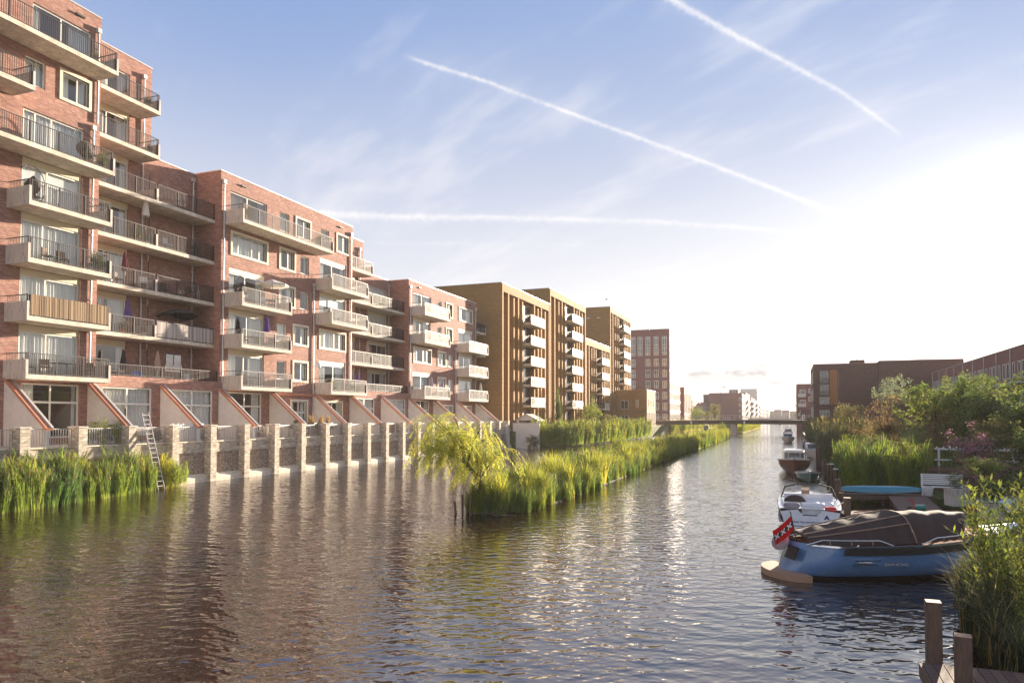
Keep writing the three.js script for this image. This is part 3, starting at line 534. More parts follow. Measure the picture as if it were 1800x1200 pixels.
{ // red tower
  const x0 = -46.5, x1 = -34, d0 = 222, d1 = 244, b = building('brick_tower', 'wine red brick tower with white window frames behind the tan flats', x1, 2.2, d0, 'building'), off = b.userData.base;
  part('wall', new Geo(off).bx(x0, x1, 1.6, 30.8, d0, d1, 'b'), MAT.wine, b); coping(b, x0, x1, 30.8, d0, d1); part('chimney', new Geo(off).bx(-41.9, -41.2, 30.87, 31.7, 228, 229), MAT.galv, b);
  const cx = [-45.1, -42.9, -40.5, -38.0, -35.5], px = (p) => 30.8 - (p - 105) / 6 / 5.77;
  cx.forEach((c, k) => {
    const W = .72; glazed(b, 'S', d0, c - W, c + W, px(380), px(180), { n: 2, rows: [.12, .4, .55, .9], t: .16 });
    [[495, 415], [612, 530], [728, 645], [842, 765], [962, 878], [1050, 995]].forEach(([p, q], j) => { if (k < 1 || k > 1) glazed(b, 'S', d0, c - W, c + W, px(p), px(q), { n: 2, rows: [.3], t: .16 }); });
  });
  for (let k = 0; k < 8; k++) { const a = d0 + 1.2 + k * 2.6; glazed(b, 'E', x1, a, a + 1.3, 19.2, 28.6, { n: 1, rows: [.5], t: .12 }); for (let f = 0; f < 5; f++) glazed(b, 'E', x1, a, a + 1.3, 3.2 + 3.1 * f, 5.3 + 3.1 * f, { n: 1, t: .12 }); }
  for (let f = 0; f < 5; f++) part('white_band', new Geo(off).bx(x1, x1 + .04, 5.45 + 3.1 * f, 6.15 + 3.1 * f, d0 + .2, d1), MAT.surround, b);
}
function farBlock(name, label, x0, x1, d0, d1, roof, mat, o = {}) {
  const b = building(name, label, x1, 2.2, d0, 'building', o.group), off = b.userData.base;
  part('wall', new Geo(off).bx(x0, x1, o.base ?? 1.6, roof, d0, d1, 'b'), mat, b);
  const face = o.face ?? 'E', plane = face === 'E' ? x1 : x0, n = o.cols ?? 5, fl = o.floors ?? 4, y0 = o.y0 ?? 3;
  for (let k = 0; k < n; k++) for (let f = 0; f < fl; f++) { const s = (d1 - d0) / n, a = d0 + s * (k + .25); glazed(b, face, plane, a, a + s * .45, y0 + f * 3, y0 + f * 3 + (o.wh ?? 1.9), { n: 1, t: .14 }); }
  for (const [a, c, y, h] of o.south ?? []) glazed(b, 'S', d0, a, c, y, y + h, { n: 1, t: .16 });
  for (const f of o.balconies ?? []) part('balcony', new Geo(off).bx(x1, x1 + 1.4, f - .3, f + .9, d0 + 2, d0 + (d1 - d0) * .45), MAT.concretePanel, b);
  return b;
}
farBlock('brick_house_row', 'narrow brick block with tall pilasters right of the red tower', -44, -34, 254, 274, 14.4, MAT.wine, { cols: 5, floors: 1, y0: 5.4, wh: 7 });
farBlock('brick_house_row', 'long low brick row behind the bridge trees', -46, -34, 276, 338, 10.3, MAT.wine, { cols: 12, floors: 1, y0: 4.6, wh: 4 });
const far1 = farBlock('far_apartment_block', 'dark brick block with a stair tower beyond the bridge', -33.5, -19.6, 330, 356, 14.5, MAT.wine, { cols: 4, floors: 4, south: [[-20.9, -20, 3.6, 1.2], [-20.9, -20, 6.2, 1.2], [-20.9, -20, 8.8, 1.2], [-20.9, -20, 11.4, 1.2]] });
part('stair_tower', new Geo(far1.userData.base).bx(-25, -21.3, 14.5, 16.1, 331, 336), MAT.wine, far1); glazed(far1, 'S', 331, -24.4, -23.5, 14.8, 15.7, { n: 1 }); glazed(far1, 'S', 331, -23, -22.2, 14.8, 15.7, { n: 1 });
[[368, 384, 15.2], [396, 440, 16.8], [450, 500, 15.6], [512, 570, 15.2], [585, 650, 13.6], [665, 750, 12.4], [765, 880, 11]].forEach(([a, c, h], k) => farBlock('far_apartment_block', ['first', 'second', 'third', 'fourth', 'fifth', 'sixth', 'seventh'][k] + ' block of the distant stepped row beyond the dark brick block', -40, -21.5 - .2 * (k % 2), a, c, h, k % 2 ? MAT.wine : MAT.darkBrick, { cols: 4, floors: 4, balconies: k < 4 ? [6, 9, 12] : [], south: k < 3 ? [[-24.5, -22.8, 4, 1.4], [-24.5, -22.8, 7, 1.4], [-24.5, -22.8, 10, 1.4]] : [], group: 'distant row along the left quay' }));
farBlock('glass_office', 'pale grey glass office rising behind the distant row', -38, -25, 620, 640, 27, MAT.galv, { cols: 4, floors: 7, y0: 5 });

// ---------- right bank buildings ----------
{
  const b = building('dark_brick_building', 'dark brown brick building with a bay of windows and an ochre panel', 3.87, .4, 140, 'building'), off = b.userData.base;
  part('wall', new Geo(off).bx(3.87, 14.3, 0, 13.45, 140, 158, 'b').bx(14.33, 27, 0, 13.75, 139.7, 158, 'b'), MAT.darkBrick, b);
  part('roof_house', new Geo(off).bx(10.1, 12.3, 13.45, 14.2, 142, 146), MAT.darkBrick, b); part('chimney', new Geo(off).bx(11.1, 11.25, 14.2, 14.5, 143, 143.2), MAT.galv, b);
  part('coping', new Geo(off).bx(3.83, 14.3, 13.45, 13.52, 139.96, 140.3), MAT.cap, b); part('coping', new Geo(off).bx(14.3, 27, 13.75, 13.82, 139.66, 140), MAT.cap, b);
  part('ochre_panel', new Geo(off).bx(6.5, 7.75, 6.35, 12.4, 139.9, 140), std({ map: noiseTex([.66, .44, .24], [[5, .05], [60, .05]], 2, 21), roughness: .8 }), b);
  for (const [y0, y1, m] of [[10.0, 12.35, MAT.frameDark], [7.9, 9.7, MAT.frameDark], [6.4, 7.5, MAT.frame], [4.1, 5.3, MAT.frame]]) glazed(b, 'S', 140, 4.85, 6.42, y0, y1, { n: 3, rows: y1 - y0 > 1.5 ? [.42] : [], mat: m });
  for (const [y0, y1] of [[11.4, 12.35], [10.3, 11.25], [8.9, 10.15], [6.5, 7.4]]) glazed(b, 'S', 140, 7.8, 8.05, y0, y1, { n: 1, mat: MAT.frameDark });
  for (const y of [9.75, 7.6]) { const s = sub('balcony', b); part('slab', new Geo(off).bx(4.8, 6.45, y - .12, y, 139.2, 140), MAT.galv, s); const r = new Geo(off); railingAcross(r, 139.25, 4.8, 6.45, y, 1, .05, .14, .015); part('railing', r, MAT.steel, s); }
  for (let k = 0; k < 4; k++) for (let f = 0; f < 3; f++) glazed(b, 'W', 3.87, 142 + 4 * k, 143.6 + 4 * k, 4 + 3.1 * f, 6 + 3.1 * f, { n: 1 });
}
{
  const b = building('long_brick_row', 'long brick house row running back along the right edge', 22, .4, 62, 'building'), off = b.userData.base;
  part('wall', new Geo(off).bx(22, 34, 0, 11.4, 62, 138, 'b'), MAT.wine, b); part('coping', new Geo(off).bx(21.94, 22.3, 11.4, 11.47, 62, 138), MAT.zinc, b);
  for (let k = 0; k < 13; k++) { const a = 63.4 + 5.7 * k; for (const [p, q] of [[0, 1], [1.5, 2.5], [3.6, 4.4]]) { glazed(b, 'W', 22, a + p, a + q, 8.2, 9.9, { n: 1, mat: MAT.frame }); glazed(b, 'W', 22, a + p, a + q, 5.2, 6.9, { n: 1, mat: MAT.frame }); } part('ledge', new Geo(off).bx(21.2, 22, 7.55, 7.75, a - .4, a + 2.8), MAT.white, b); part('downpipe', new Geo(off).bar([21.92, 1, -(a + 5)], [21.92, 11.3, -(a + 5)], .06, 6), MAT.zinc, b); }
}
const rb = farBlock('brick_flats', 'small brick flats with balconies just past the bridge on the right', 1.75, 12, 232, 250, 13.9, MAT.wine, { face: 'W', cols: 4, floors: 3, base: 0, south: [[2.6, 4.2, 10.6, 1.6], [2.6, 4.2, 7.6, 1.6], [2.6, 4.2, 4.6, 1.6], [5, 7, 11.2, 1.3], [5, 7, 8.8, 1.3]] });
for (const y of [7.3, 10.2, 4.6]) part('balcony', new Geo(rb.userData.base).bx(2.1, 4.3, y - .2, y + .8, 230.8, 231.94), MAT.galv, rb);
farBlock('garage_house', 'low brick house with stepped roof before the small flats', 2.6, 9, 214, 224, 6.2, MAT.darkBrick, { face: 'W', cols: 2, floors: 1, y0: 2, base: 0, south: [[3, 3.6, 2.6, 2.2], [4.6, 5.6, 1.5, 1.8]] });
for (let k = 0; k < 4; k++) farBlock('far_apartment_block', ['nearest', 'second', 'third', 'farthest'][k] + ' block of the hazy row closing the canal', -26 + 8.4 * k, -18.2 + 8.4 * k, 890, 920, [11, 12.6, 12, 10.8][k], MAT.wine, { cols: 2, floors: 3, group: 'hazy row closing the canal', south: [0, 1, 2].flatMap((q) => [[-25 + 8.4 * k + 2.4 * q, -23.6 + 8.4 * k + 2.4 * q, 4, 5]]) });

// ---------- bridge ----------
{
  const D = 180, b = building('foot_bridge', 'flat dark bridge across the canal on one central pier', -13, 0, D, 'bridge'), off = b.userData.base, g = new Geo(off), dk = [[-31.5, 3.15], [-14, 3.42], [4.2, 3.35]];
  const seg = (a, c, h0, h1, d0, d1, mat, name, dy0) => { const q = new Geo(off); q.prismZ([[a[0], a[1] - dy0 - h0], [c[0], c[1] - dy0 - h0], [c[0], c[1] - dy0 + h1], [a[0], a[1] - dy0 + h1]], -d1, -d0); part(name, q, mat, b); };
  const beam = std({ color: lin(.075, .05, .042), roughness: .7 });
  for (let k = 0; k < 2; k++) { seg(dk[k], dk[k + 1], .95, 0, D, D + 6, beam, 'deck_beam', 0); seg(dk[k], dk[k + 1], .004, .1, D - .15, D + 6.15, MAT.concrete, 'deck_edge', -.005); }
  part('pier', new Geo(off).bx(-13.2, -12.2, -1, 2.5, D + .4, D + 5.6), MAT.concretePanel, b);
  for (const dd of [D + .05, D + 5.95]) { const r = new Geo(off); for (let k = 0; k < 2; k++) { const a = dk[k], c = dk[k + 1]; for (const h of [1.1, .6]) r.bar([a[0], a[1] + h, -dd], [c[0], c[1] + h, -dd], .035, 5); for (let x = a[0]; x < c[0]; x += 1.5) { const y = lerp(a[1], c[1], (x - a[0]) / (c[0] - a[0])); r.bar([x, y + .1, -dd], [x, y + 1.1, -dd], .03, 5); } } part('railing', r, MAT.galv, b); }
  part('abutment', new Geo(off).bx(-34, -29, -1, 2.3, D - 3, D + 9), MAT.concrete, b);
  for (const x of [-22.5, -10.2]) part('waterway_sign', new Geo(off).prismZ([[x - .35, 2.85], [x, 2.5], [x + .35, 2.85], [x, 3.2]], -D + .02, -D + .06), MAT.white, b);
  const l = thing('street_lamp', 'tall slim street lamp on the bridge', 'lamp post', [-15.9, 3.4, -(D + 5)]); part('mast', new Geo().bar([0, 0, 0], [0, 7.9, 0], .1, 8, .06), MAT.steel, l); part('arm', new Geo().tube([[0, 7.85, 0], [.25, 8.05, 0], [.7, 8.05, 0]], .05, 6), MAT.steel, l); part('lamp_head', new Geo().bx(.55, 1.1, 7.97, 8.1, -.12, .12), MAT.steel, l);
}
// distant second bridge
{ const b = building('far_bridge', 'second bridge far down the canal, seen above the first', -10, 0, 420, 'bridge'), off = b.userData.base; part('deck', new Geo(off).bx(-30, 6, 2.6, 3.5, 420, 428), MAT.concretePanel, b); const r = new Geo(off); r.bx(-30, 6, 4.4, 4.5, 420, 420.1); for (let x = -30; x < 6; x += 1.5) r.bx(x, x + .08, 3.5, 4.4, 420, 420.1); part('railing', r, MAT.galv, b); for (const x of [-18, -6]) part('pier', new Geo(off).bx(x, x + 1, -1, 2.6, 421, 427), MAT.concretePanel, b); }

// ---------- vegetation ----------
const V = (x, y, z) => new THREE.Vector3(x, y, z);
function leafAt(g, c, d, n, len, wid) {   // one pointed leaf: base at c, along d, facing about n
  const s = V().crossVectors(d, n).normalize(), m = V().crossVectors(s, d).normalize(), b = c, t = V().copy(c).addScaledVector(d, len), q = V().copy(c).addScaledVector(d, len * .45);
  const l = V().copy(q).addScaledVector(s, wid / 2).addScaledVector(m, wid * .12), r = V().copy(q).addScaledVector(s, -wid / 2).addScaledVector(m, wid * .12);
  const k = [b, l, t, r].map((p) => g.v(p.x, p.y, p.z, m.x, m.y, m.z, 0, 0)); g.i.push(k[0], k[1], k[2], k[0], k[2], k[3]);
}
function blade(g, x, z, h, w, lean, az, seg, y0 = 0, curl = 1.6) {   // grass blade: bending strip
  const ca = Math.cos(az), sa = Math.sin(az); let px = x, py = y0, pz = z, prev = null;
  for (let k = 0; k <= seg; k++) {
    const t = k / seg, a = lean * Math.pow(t, curl), wk = w * (1 - t * t) * .5 + .0015;
    const L = [px - sa * wk, py, pz + ca * wk], R = [px + sa * wk, py, pz - ca * wk], nx = Math.cos(a) * ca, ny = -Math.sin(a), nz = Math.cos(a) * sa;
    const i = g.v(...L, nx, ny, nz, 0, t), j = g.v(...R, nx, ny, nz, 1, t); if (prev !== null) g.i.push(prev, prev + 1, j, prev, j, i); prev = i;
    const st = h / seg; px += Math.sin(a) * ca * st; pz += Math.sin(a) * sa * st; py += Math.cos(a) * st;
  }
}
const tone = (c, r, k = .3) => { const f = 1 - k + 2 * k * r(); return [c[0] * f * (0.9 + .25 * r()), c[1] * f, c[2] * f * (0.8 + .4 * r())]; };
function reedClump(seed, stems, h, spread, col, straw) {
  const g = new Geo(), r = rng(seed);
  for (let k = 0; k < stems; k++) {
    const x = (r() - .5) * 2 * spread, z = (r() - .5) * 2 * spread, hh = h * (.7 + .45 * r()), az = r() * 6.28, ln = .1 + .25 * r();
    g.col = r() < straw ? tone([.30, .22, .09], r) : tone(col, r); blade(g, x, z, hh, .016, ln * 1.4, az, 3, 0, 1.2); if (r() < straw * 1.2) { const pc = tone([.24, .17, .10], r); for (let q = 0; q < 5; q++) { g.col = pc; blade(g, x + Math.cos(az) * ln * .5 * hh, z + Math.sin(az) * ln * .5 * hh, .22 + .1 * r(), .03, .5 + .7 * r(), az + (r() - .5) * 2, 2, hh * .9, 1); } }
    const nl = 5 + Math.floor(r() * 4);
    for (let q = 0; q < nl; q++) { const f = .22 + .75 * (q + r() * .7) / nl, y = hh * f * .97; g.col = tone(r() < straw * .5 ? [.30, .24, .10] : col, r); blade(g, x + Math.cos(az) * ln * .3 * hh * f * f, z + Math.sin(az) * ln * .3 * hh * f * f, .32 + .4 * r(), .034, .9 + 1.6 * r(), r() * 6.28, 3, y, .7); }
  }
  return g.make();
}
function sedgeClump(seed, n, h, col) { const g = new Geo(), r = rng(seed); for (let k = 0; k < n; k++) { g.col = tone(r() < .12 ? [.30, .25, .10] : col, r); blade(g, (r() - .5) * .35, (r() - .5) * .35, h * (.6 + .6 * r()), .022, 1.0 + 1.5 * r(), r() * 6.28, 5); } return g.make(); }
const inside = (poly, x, d) => { let c = false; for (let i = 0, j = poly.length - 1; i < poly.length; j = i++) { const [xi, di] = poly[i], [xj, dj] = poly[j]; if ((di > d) !== (dj > d) && x < (xj - xi) * (d - di) / (dj - di) + xi) c = !c; } return c; };
function field(name, label, category, geo, poly, count, y, size, seed, o = {}) {   // plants spread over an outline: one mass
  const r = rng(seed), xs = poly.map((q) => q[0]), ds = poly.map((q) => q[1]), x0 = Math.min(...xs), x1 = Math.max(...xs), d0 = Math.min(...ds), d1 = Math.max(...ds), put = [];
  for (let t = 0; put.length < count && t < count * 40; t++) {
    const x = lerp(x0, x1, r()), d = d0 + (d1 - d0) * (o.near ? Math.pow(r(), o.near) : r()); if (!inside(poly, x, d)) continue;
    const patch = n2(x * .5 + seed, d * .35); if (patch < (o.gap ?? -2)) continue;
    put.push([x, d, (size[0] + (size[1] - size[0]) * r()) * (1 + (o.wave ?? .22) * n2(x * .35, d * .3 + seed)) * (o.grow ? o.grow(x, d) : 1), r() * 6.28, patch, r()]);
  }
  const m = shade(new THREE.InstancedMesh(geo, MAT.leaf, put.length)); m.name = numbered(name); m.userData = { kind: 'stuff', label, category }; const c = new THREE.Color();
  put.forEach(([x, d, s, a, pt, q], k) => { m.setMatrixAt(k, M4(x, y, -d, (q - .5) * .42 + (o.tilt ?? 0), a, (((q * 7.3) % 1) - .5) * .34, s, s * (.9 + .25 * q), s)); c.setRGB(1 + .32 * pt + .34 * (q - .5), 1 + .16 * pt + .12 * (q - .5), 1 - .2 * pt); m.setColorAt(k, c); });
  scene.add(m); return m;
}
const GREEN = [.22, .31, .045], LIME = [.38, .42, .06], DEEP = [.10, .14, .04], OLIVE = [.17, .16, .06];
const reedMix = reedClump(9, 13, 1.65, .26, [.29, .37, .05], .24), reedA = reedClump(3, 15, 1.95, .2, GREEN, .2), reedB = reedClump(4, 14, 1.7, .26, LIME, .16), reedC = reedClump(5, 10, 2.2, .3, [.17, .20, .07], .3), sedgeA = sedgeClump(6, 60, 1.25, [.22, .30, .05]), sedgeB = sedgeClump(7, 46, 1.5, LIME), sedgeDark = sedgeClump(8, 60, 1.25, [.05, .066, .022]);
const leftBed = [[-34.55, 12], [-31.0, 12], [-31.1, 22], [-31.6, 24.4], [-32.2, 27.6], [-33.2, 30.2], [-33.2, 31.0], [-34.45, 31.1]];
field('reed_bed', 'dense green reeds in the water before the pale canal wall at the left', 'reeds', reedA, leftBed, 1000, -.1, [.72, 1.0], 21, { wave: .22, grow: (x, d) => d > 29 ? .92 : 1.03 });
field('reed_bed', 'small bright reed tuft right of the leaning ladder', 'reeds', reedB, [[-34.45, 31.9], [-33.7, 31.9], [-33.6, 33.6], [-34.45, 34]], 34, -.1, [.8, 1.05], 22);
const islandIn = islandPoly.map(([x, d]) => [x + (x > -12.4 ? -.05 : .05), d]);
field('island_reeds', 'yellow green reeds covering the long narrow island', 'reeds', reedMix, islandIn, 2300, 0, [.45, .8], 23, { near: 1.35, gap: -.7, wave: .5, grow: (x, d) => (d < 33 ? .75 : 1) * (x > -11.2 ? .8 : 1) });
field('island_sedge', 'arching sedge tufts hanging over the rim of the island', 'grass', sedgeA, islandIn.map(([x, d]) => [x + (x > -12.4 ? .15 : -.1), d]), 1500, 0, [.7, 1.15], 24, { near: 1.35 });
field('island_sedge', 'pale drooping grass clumps along the sunny top of the island', 'grass', sedgeB, islandIn, 1000, .1, [.7, 1.3], 25, { near: 1.3, gap: -.15 });
const leftBank = [[-34.2, 91], [-31.3, 91.4], [-28.2, 96.8], [-27.1, 110], [-26.9, 140], [-27.9, 157], [-33, 157], [-33.5, 110], [-34.6, 97]];
field('bank_reeds', 'green reeds along the far left bank before the tan flats', 'reeds', reedMix, leftBank, 1900, .3, [.9, 1.4], 26, { wave: .5 });
field('bank_reeds', 'darker reed stand mixed in the far left bank', 'reeds', reedA, leftBank, 700, .2, [1.0, 1.4], 27, { gap: .1 });
field('quay_reeds', 'tufts of reeds on the left quay beneath and beyond the bridge', 'reeds', reedB, [[-30.2, 186], [-27.8, 186], [-27.2, 300], [-29.2, 300]], 700, 0, [1.1, 1.6], 28);
field('quay_reeds', 'reeds on the strip of island beyond the bridge', 'reeds', reedB, [[-13.8, 192], [-11.6, 192], [-11, 300], [-13.6, 300]], 600, 0, [.9, 1.2], 29);
plot('island_beyond_ground', [[-13.8, 191], [-11.6, 191], [-11, 302], [-13.6, 302]], .12, -1, soil);
field('right_bank_reeds', 'tall pale reeds on the right bank behind the far boats', 'reeds', reedC, [[2.6, 66], [6.5, 66], [6, 120], [3, 136], [2.6, 136]], 900, .38, [1.0, 1.4], 30);
field('right_bank_reeds', 'bright bamboo like reed hedge behind the small harbour', 'reeds', reedA, [[2.75, 44.5], [3.2, 40.6], [5.8, 40.2], [6.4, 42.5], [6, 49], [3.4, 54], [2.7, 52]], 420, .36, [.62, .95], 31, { wave: .35 });
field('garden_grass', 'tall grass and weeds over the right bank gardens', 'grass', sedgeA, [[4, 54], [16, 46], [20, 70], [20, 136], [5, 136]], 1500, .38, [1, 1.9], 32);
field('long_grass', 'long arching dark grass hanging over the water at lower right', 'grass', sedgeDark, [[3.0, 12.2], [3.6, 11.8], [4.6, 15], [4.8, 20.4], [3.7, 19.2], [2.98, 16.2]], 210, .2, [.5, .85], 33);

// trees and shrubs
function crownGeo(seed, o) {
  const { rx = 1, ry = 1, rz = 1, clusters = 120, leaves = 24, len = .1, wid = .05, spread = .17, droop = .3, col = GREEN, alt = null, altShare = .2, hollow = .35, rough = .35 } = o, r = rng(seed), g = new Geo(), gs = () => (r() + r() + r() - 1.5) * 1.15, centres = [];
  for (let k = 0; k < clusters; k++) {
    const d = V(gs(), gs(), gs()).normalize(), f = Math.pow(lerp(hollow, 1, r()), .6) * (1 - rough * .5 + rough * 1.1 * n2(d.x * 1.7 + seed, d.y * 1.9 + d.z * 1.3)), c = V(d.x * rx * f, d.y * ry * f, d.z * rz * f); centres.push(c);
    const base = alt && r() < altShare ? alt : col, cl = tone(base, r, .18);
    for (let q = 0; q < leaves; q++) {
      const p = V(c.x + gs() * spread * rx, c.y + gs() * spread * ry * .8, c.z + gs() * spread * rz), dir = V(gs() + d.x * .8, gs() * .8 + d.y * .6 - droop * 1.6, gs() + d.z * .8).normalize(), nn = V(gs(), gs() + .8, gs()).normalize();
      g.col = tone(cl, r, .25); leafAt(g, p, dir, nn, len * (.7 + .6 * r()), wid * (.7 + .6 * r()));
    }
  }
  return { geo: g.make(), centres };
}
const barkMat = std({ map: noiseTex([.36, .29, .25], [[8, .2], [40, .25]], 1.1, 33), roughness: 1 });
function treeOf(name, label, category, pos, h, crown, crownY, scale, o = {}) {   // crown = crownGeo result in units; scale in metres
  const t = thing(name, label, category, pos, o.turn ?? 0, o.group), r = rng(o.seed ?? 5), g = new Geo(), [sx, sy, sz] = Array.isArray(scale) ? scale : [scale, scale, scale], lx = o.lean?.[0] ?? 0, lz = o.lean?.[1] ?? 0, tr = o.trunk ?? .12;
  const fork = [lx * .6, crownY - sy * .55, lz * .6]; if (fork[1] > .1) g.tube([[0, -.15, 0], [lx * .1, fork[1] * .5, lz * .1], fork], [tr, tr * .8, tr * .62], 8); else { fork[1] = .05; }
  for (let k = 0; k < (o.limbs ?? 7); k++) { const c = crown.centres[Math.floor(r() * crown.centres.length)], e = [lx + c.x * sx * .85, crownY + c.y * sy * .85, lz + c.z * sz * .85], m = [lerp(fork[0], e[0], .5) + (r() - .5) * .3 * sx, lerp(fork[1], e[1], .55), lerp(fork[2], e[2], .5) + (r() - .5) * .3 * sz]; g.tube([fork, m, e], [tr * .5, tr * .3, tr * .1], 5); }
  part('trunk', g, barkMat, t);
  const c = part('crown', crown.geo, MAT.leaf, t); c.position.set(lx, crownY, lz); c.scale.set(sx, sy, sz); return t;
}
const cr = {
  willow: crownGeo(101, { clusters: 150, leaves: 30, len: .075, wid: .016, spread: .13, droop: .9, col: LIME, alt: [.42, .42, .07], hollow: .15, rough: .6 }),
  broad: crownGeo(102, { clusters: 190, leaves: 34, len: .075, wid: .045, spread: .13, col: [.15, .20, .04], alt: [.24, .27, .05], rough: .5 }),
  silver: crownGeo(103, { clusters: 170, leaves: 34, len: .08, wid: .03, spread: .12, col: [.22, .27, .15], alt: [.28, .32, .2], rough: .45 }),
  olive: crownGeo(104, { clusters: 170, leaves: 34, len: .07, wid: .03, spread: .13, col: OLIVE, alt: [.2, .2, .06], rough: .5 }),
  rust: crownGeo(105, { clusters: 190, leaves: 30, len: .08, wid: .02, spread: .15, col: [.19, .125, .06], alt: [.24, .2, .08], altShare: .4, rough: .7, hollow: .2 }),
  dark: crownGeo(106, { clusters: 190, leaves: 34, len: .08, wid: .045, spread: .14, col: DEEP, alt: [.16, .18, .05], rough: .55 }),
  pink: crownGeo(107, { clusters: 150, leaves: 30, len: .07, wid: .05, spread: .13, col: [.13, .13, .05], alt: [.46, .22, .28], altShare: .45, rough: .6 }),
  hedge: crownGeo(108, { clusters: 200, leaves: 30, len: .06, wid: .04, spread: .1, col: [.11, .13, .035], alt: [.2, .2, .05], rough: .15, hollow: .6 }),
  fresh: crownGeo(109, { clusters: 140, leaves: 30, len: .08, wid: .04, spread: .14, col: [.22, .27, .04], alt: [.3, .32, .06], rough: .5 }),
};
// the leaning tree at the tip of the island
{
  const t = thing('willow_tree', 'leaning yellow green willow at the near tip of the island', 'tree', [-12.45, .05, -28.6]), r = rng(55), g = new Geo(), lf = new Geo();
  g.tube([[0, -.4, 0], [.06, .7, 0], [.0, 1.3, .03], [-.5, 1.95, .08]], [.15, .12, .1, .075], 9);
  const limbs = [];
  for (let k = 0; k < 20; k++) { const a = k / 20 * 6.28 + r() * .5, L = .6 + 1.15 * r(), up = .5 + 1.5 * r(), s = k < 14 ? [-.5, 1.95, .08] : [.0, 1.3, .03], e = [s[0] - .75 + Math.cos(a) * L, s[1] + up, s[2] + Math.sin(a) * L], m = [lerp(s[0], e[0], .5), lerp(s[1], e[1], .65), lerp(s[2], e[2], .5)]; g.tube([s, m, e], [.04, .026, .01], 6); limbs.push([s, m, e]); }
  for (let k = 0; k < 440; k++) {   // drooping sprays
    const [s, m, e] = limbs[Math.floor(r() * limbs.length)], f = .35 + .75 * r(), A = f < .5 ? s : m, B = f < .5 ? m : e, q = f < .5 ? f * 2 : Math.min(1.1, f * 2 - 1), p = V(lerp(A[0], B[0], q), lerp(A[1], B[1], q), lerp(A[2], B[2], q)), a = r() * 6.28, dir = V(Math.cos(a) * .9 - .15, .35 + .4 * r(), Math.sin(a) * .9), n = 16 + Math.floor(r() * 20), cl = tone(r() < .25 ? [.34, .38, .06] : [.55, .56, .09], r, .2);
    for (let j = 0; j < n; j++) { dir.y -= .1; const st = dir.clone().normalize().multiplyScalar(.055); p.add(st); if (p.y < .25 + 1.1 * r() * r()) break; for (const sd of [-1, 1]) { const ld = V(st.x * 12 + (r() - .5) + sd * Math.sin(a) * .8, st.y * 12 - .2 + (r() - .5) * .6, st.z * 12 + (r() - .5) - sd * Math.cos(a) * .8).normalize(); lf.col = tone(cl, r, .2); leafAt(lf, p, ld, V(r() - .5, .8, r() - .5).normalize(), .11 + .05 * r(), .028); } }
  }
  part('trunk', g, barkMat, t); part('crown', lf, MAT.leaf, t); t.scale.setScalar(1.05);
}
treeOf('bush', 'tall leafy bush rising from the middle of the island', 'bush', [-13.4, .1, -60], 0, cr.fresh, 1.5, [.9, 1.3, .9], { trunk: .05, seed: 8 });
treeOf('sapling', 'slim young tree at the far end of the island by the bridge pier', 'tree', [-12, .1, -141], 0, cr.fresh, 1.9, [.9, 1.2, .9], { trunk: .06, seed: 9 });
treeOf('cypress', 'narrow dark cypress against the tan flats', 'tree', [-35, 2.2, -112.2], 0, cr.dark, 3.2, [.62, 3.3, .62], { trunk: .1, seed: 10 });
treeOf('cypress', 'pointed dark conifer beside the third tan block', 'tree', [-34.9, 2.2, -134], 0, cr.dark, 2.8, [.7, 3.2, .7], { trunk: .1, seed: 10 });
treeOf('garden_tree', 'round green garden tree before the second tan block', 'tree', [-33.2, 2.2, -126], 0, cr.fresh, 2.4, [1.9, 2.5, 1.9], { trunk: .1, seed: 11 });
treeOf('bush', 'dark round bush left of the annex', 'bush', [-30.2, 2.2, -128], 0, cr.olive, 1.3, [1.7, 1.5, 1.7], { trunk: .06, seed: 12 });
treeOf('bush', 'grey bush at the foot of the white garden wall', 'bush', [-31.6, .2, -90.6], 0, cr.olive, .8, [1.4, 1.2, 1.2], { trunk: .06, seed: 13 });
for (const [x, d, s, l] of [[-33.6, 117, .9, 'low dark hedge bush right of the cypress'], [-33.4, 139, .9, 'low bush by the third tan block'], [-31.8, 146, 1.1, 'bush left of the annex wall'], [-31.2, 152, 1.2, 'dark bush touching the annex wall']]) treeOf('bush', l, 'bush', [x, 2.1, -d], 0, cr.dark, .7, [1.6 * s, s, 1.4 * s], { trunk: .05, seed: 14, group: 'bushes before the tan flats' });
treeOf('quay_tree', 'round light green tree behind the bridge railing, the left one', 'tree', [-25.5, 2.2, -215], 0, cr.fresh, 2.9, [2.4, 2.4, 2.4], { seed: 15, group: 'trees behind the bridge' });
treeOf('quay_tree', 'taller light tree behind the bridge railing, near the dark block', 'tree', [-20.2, 2.2, -215], 0, cr.olive, 3.6, [2.1, 3, 2.1], { seed: 16, group: 'trees behind the bridge' });
treeOf('quay_tree', 'small shrub tree between the two trees behind the bridge', 'tree', [-23, 2.2, -222], 0, cr.olive, 2.2, [1.6, 2, 1.6], { seed: 17, group: 'trees behind the bridge' });
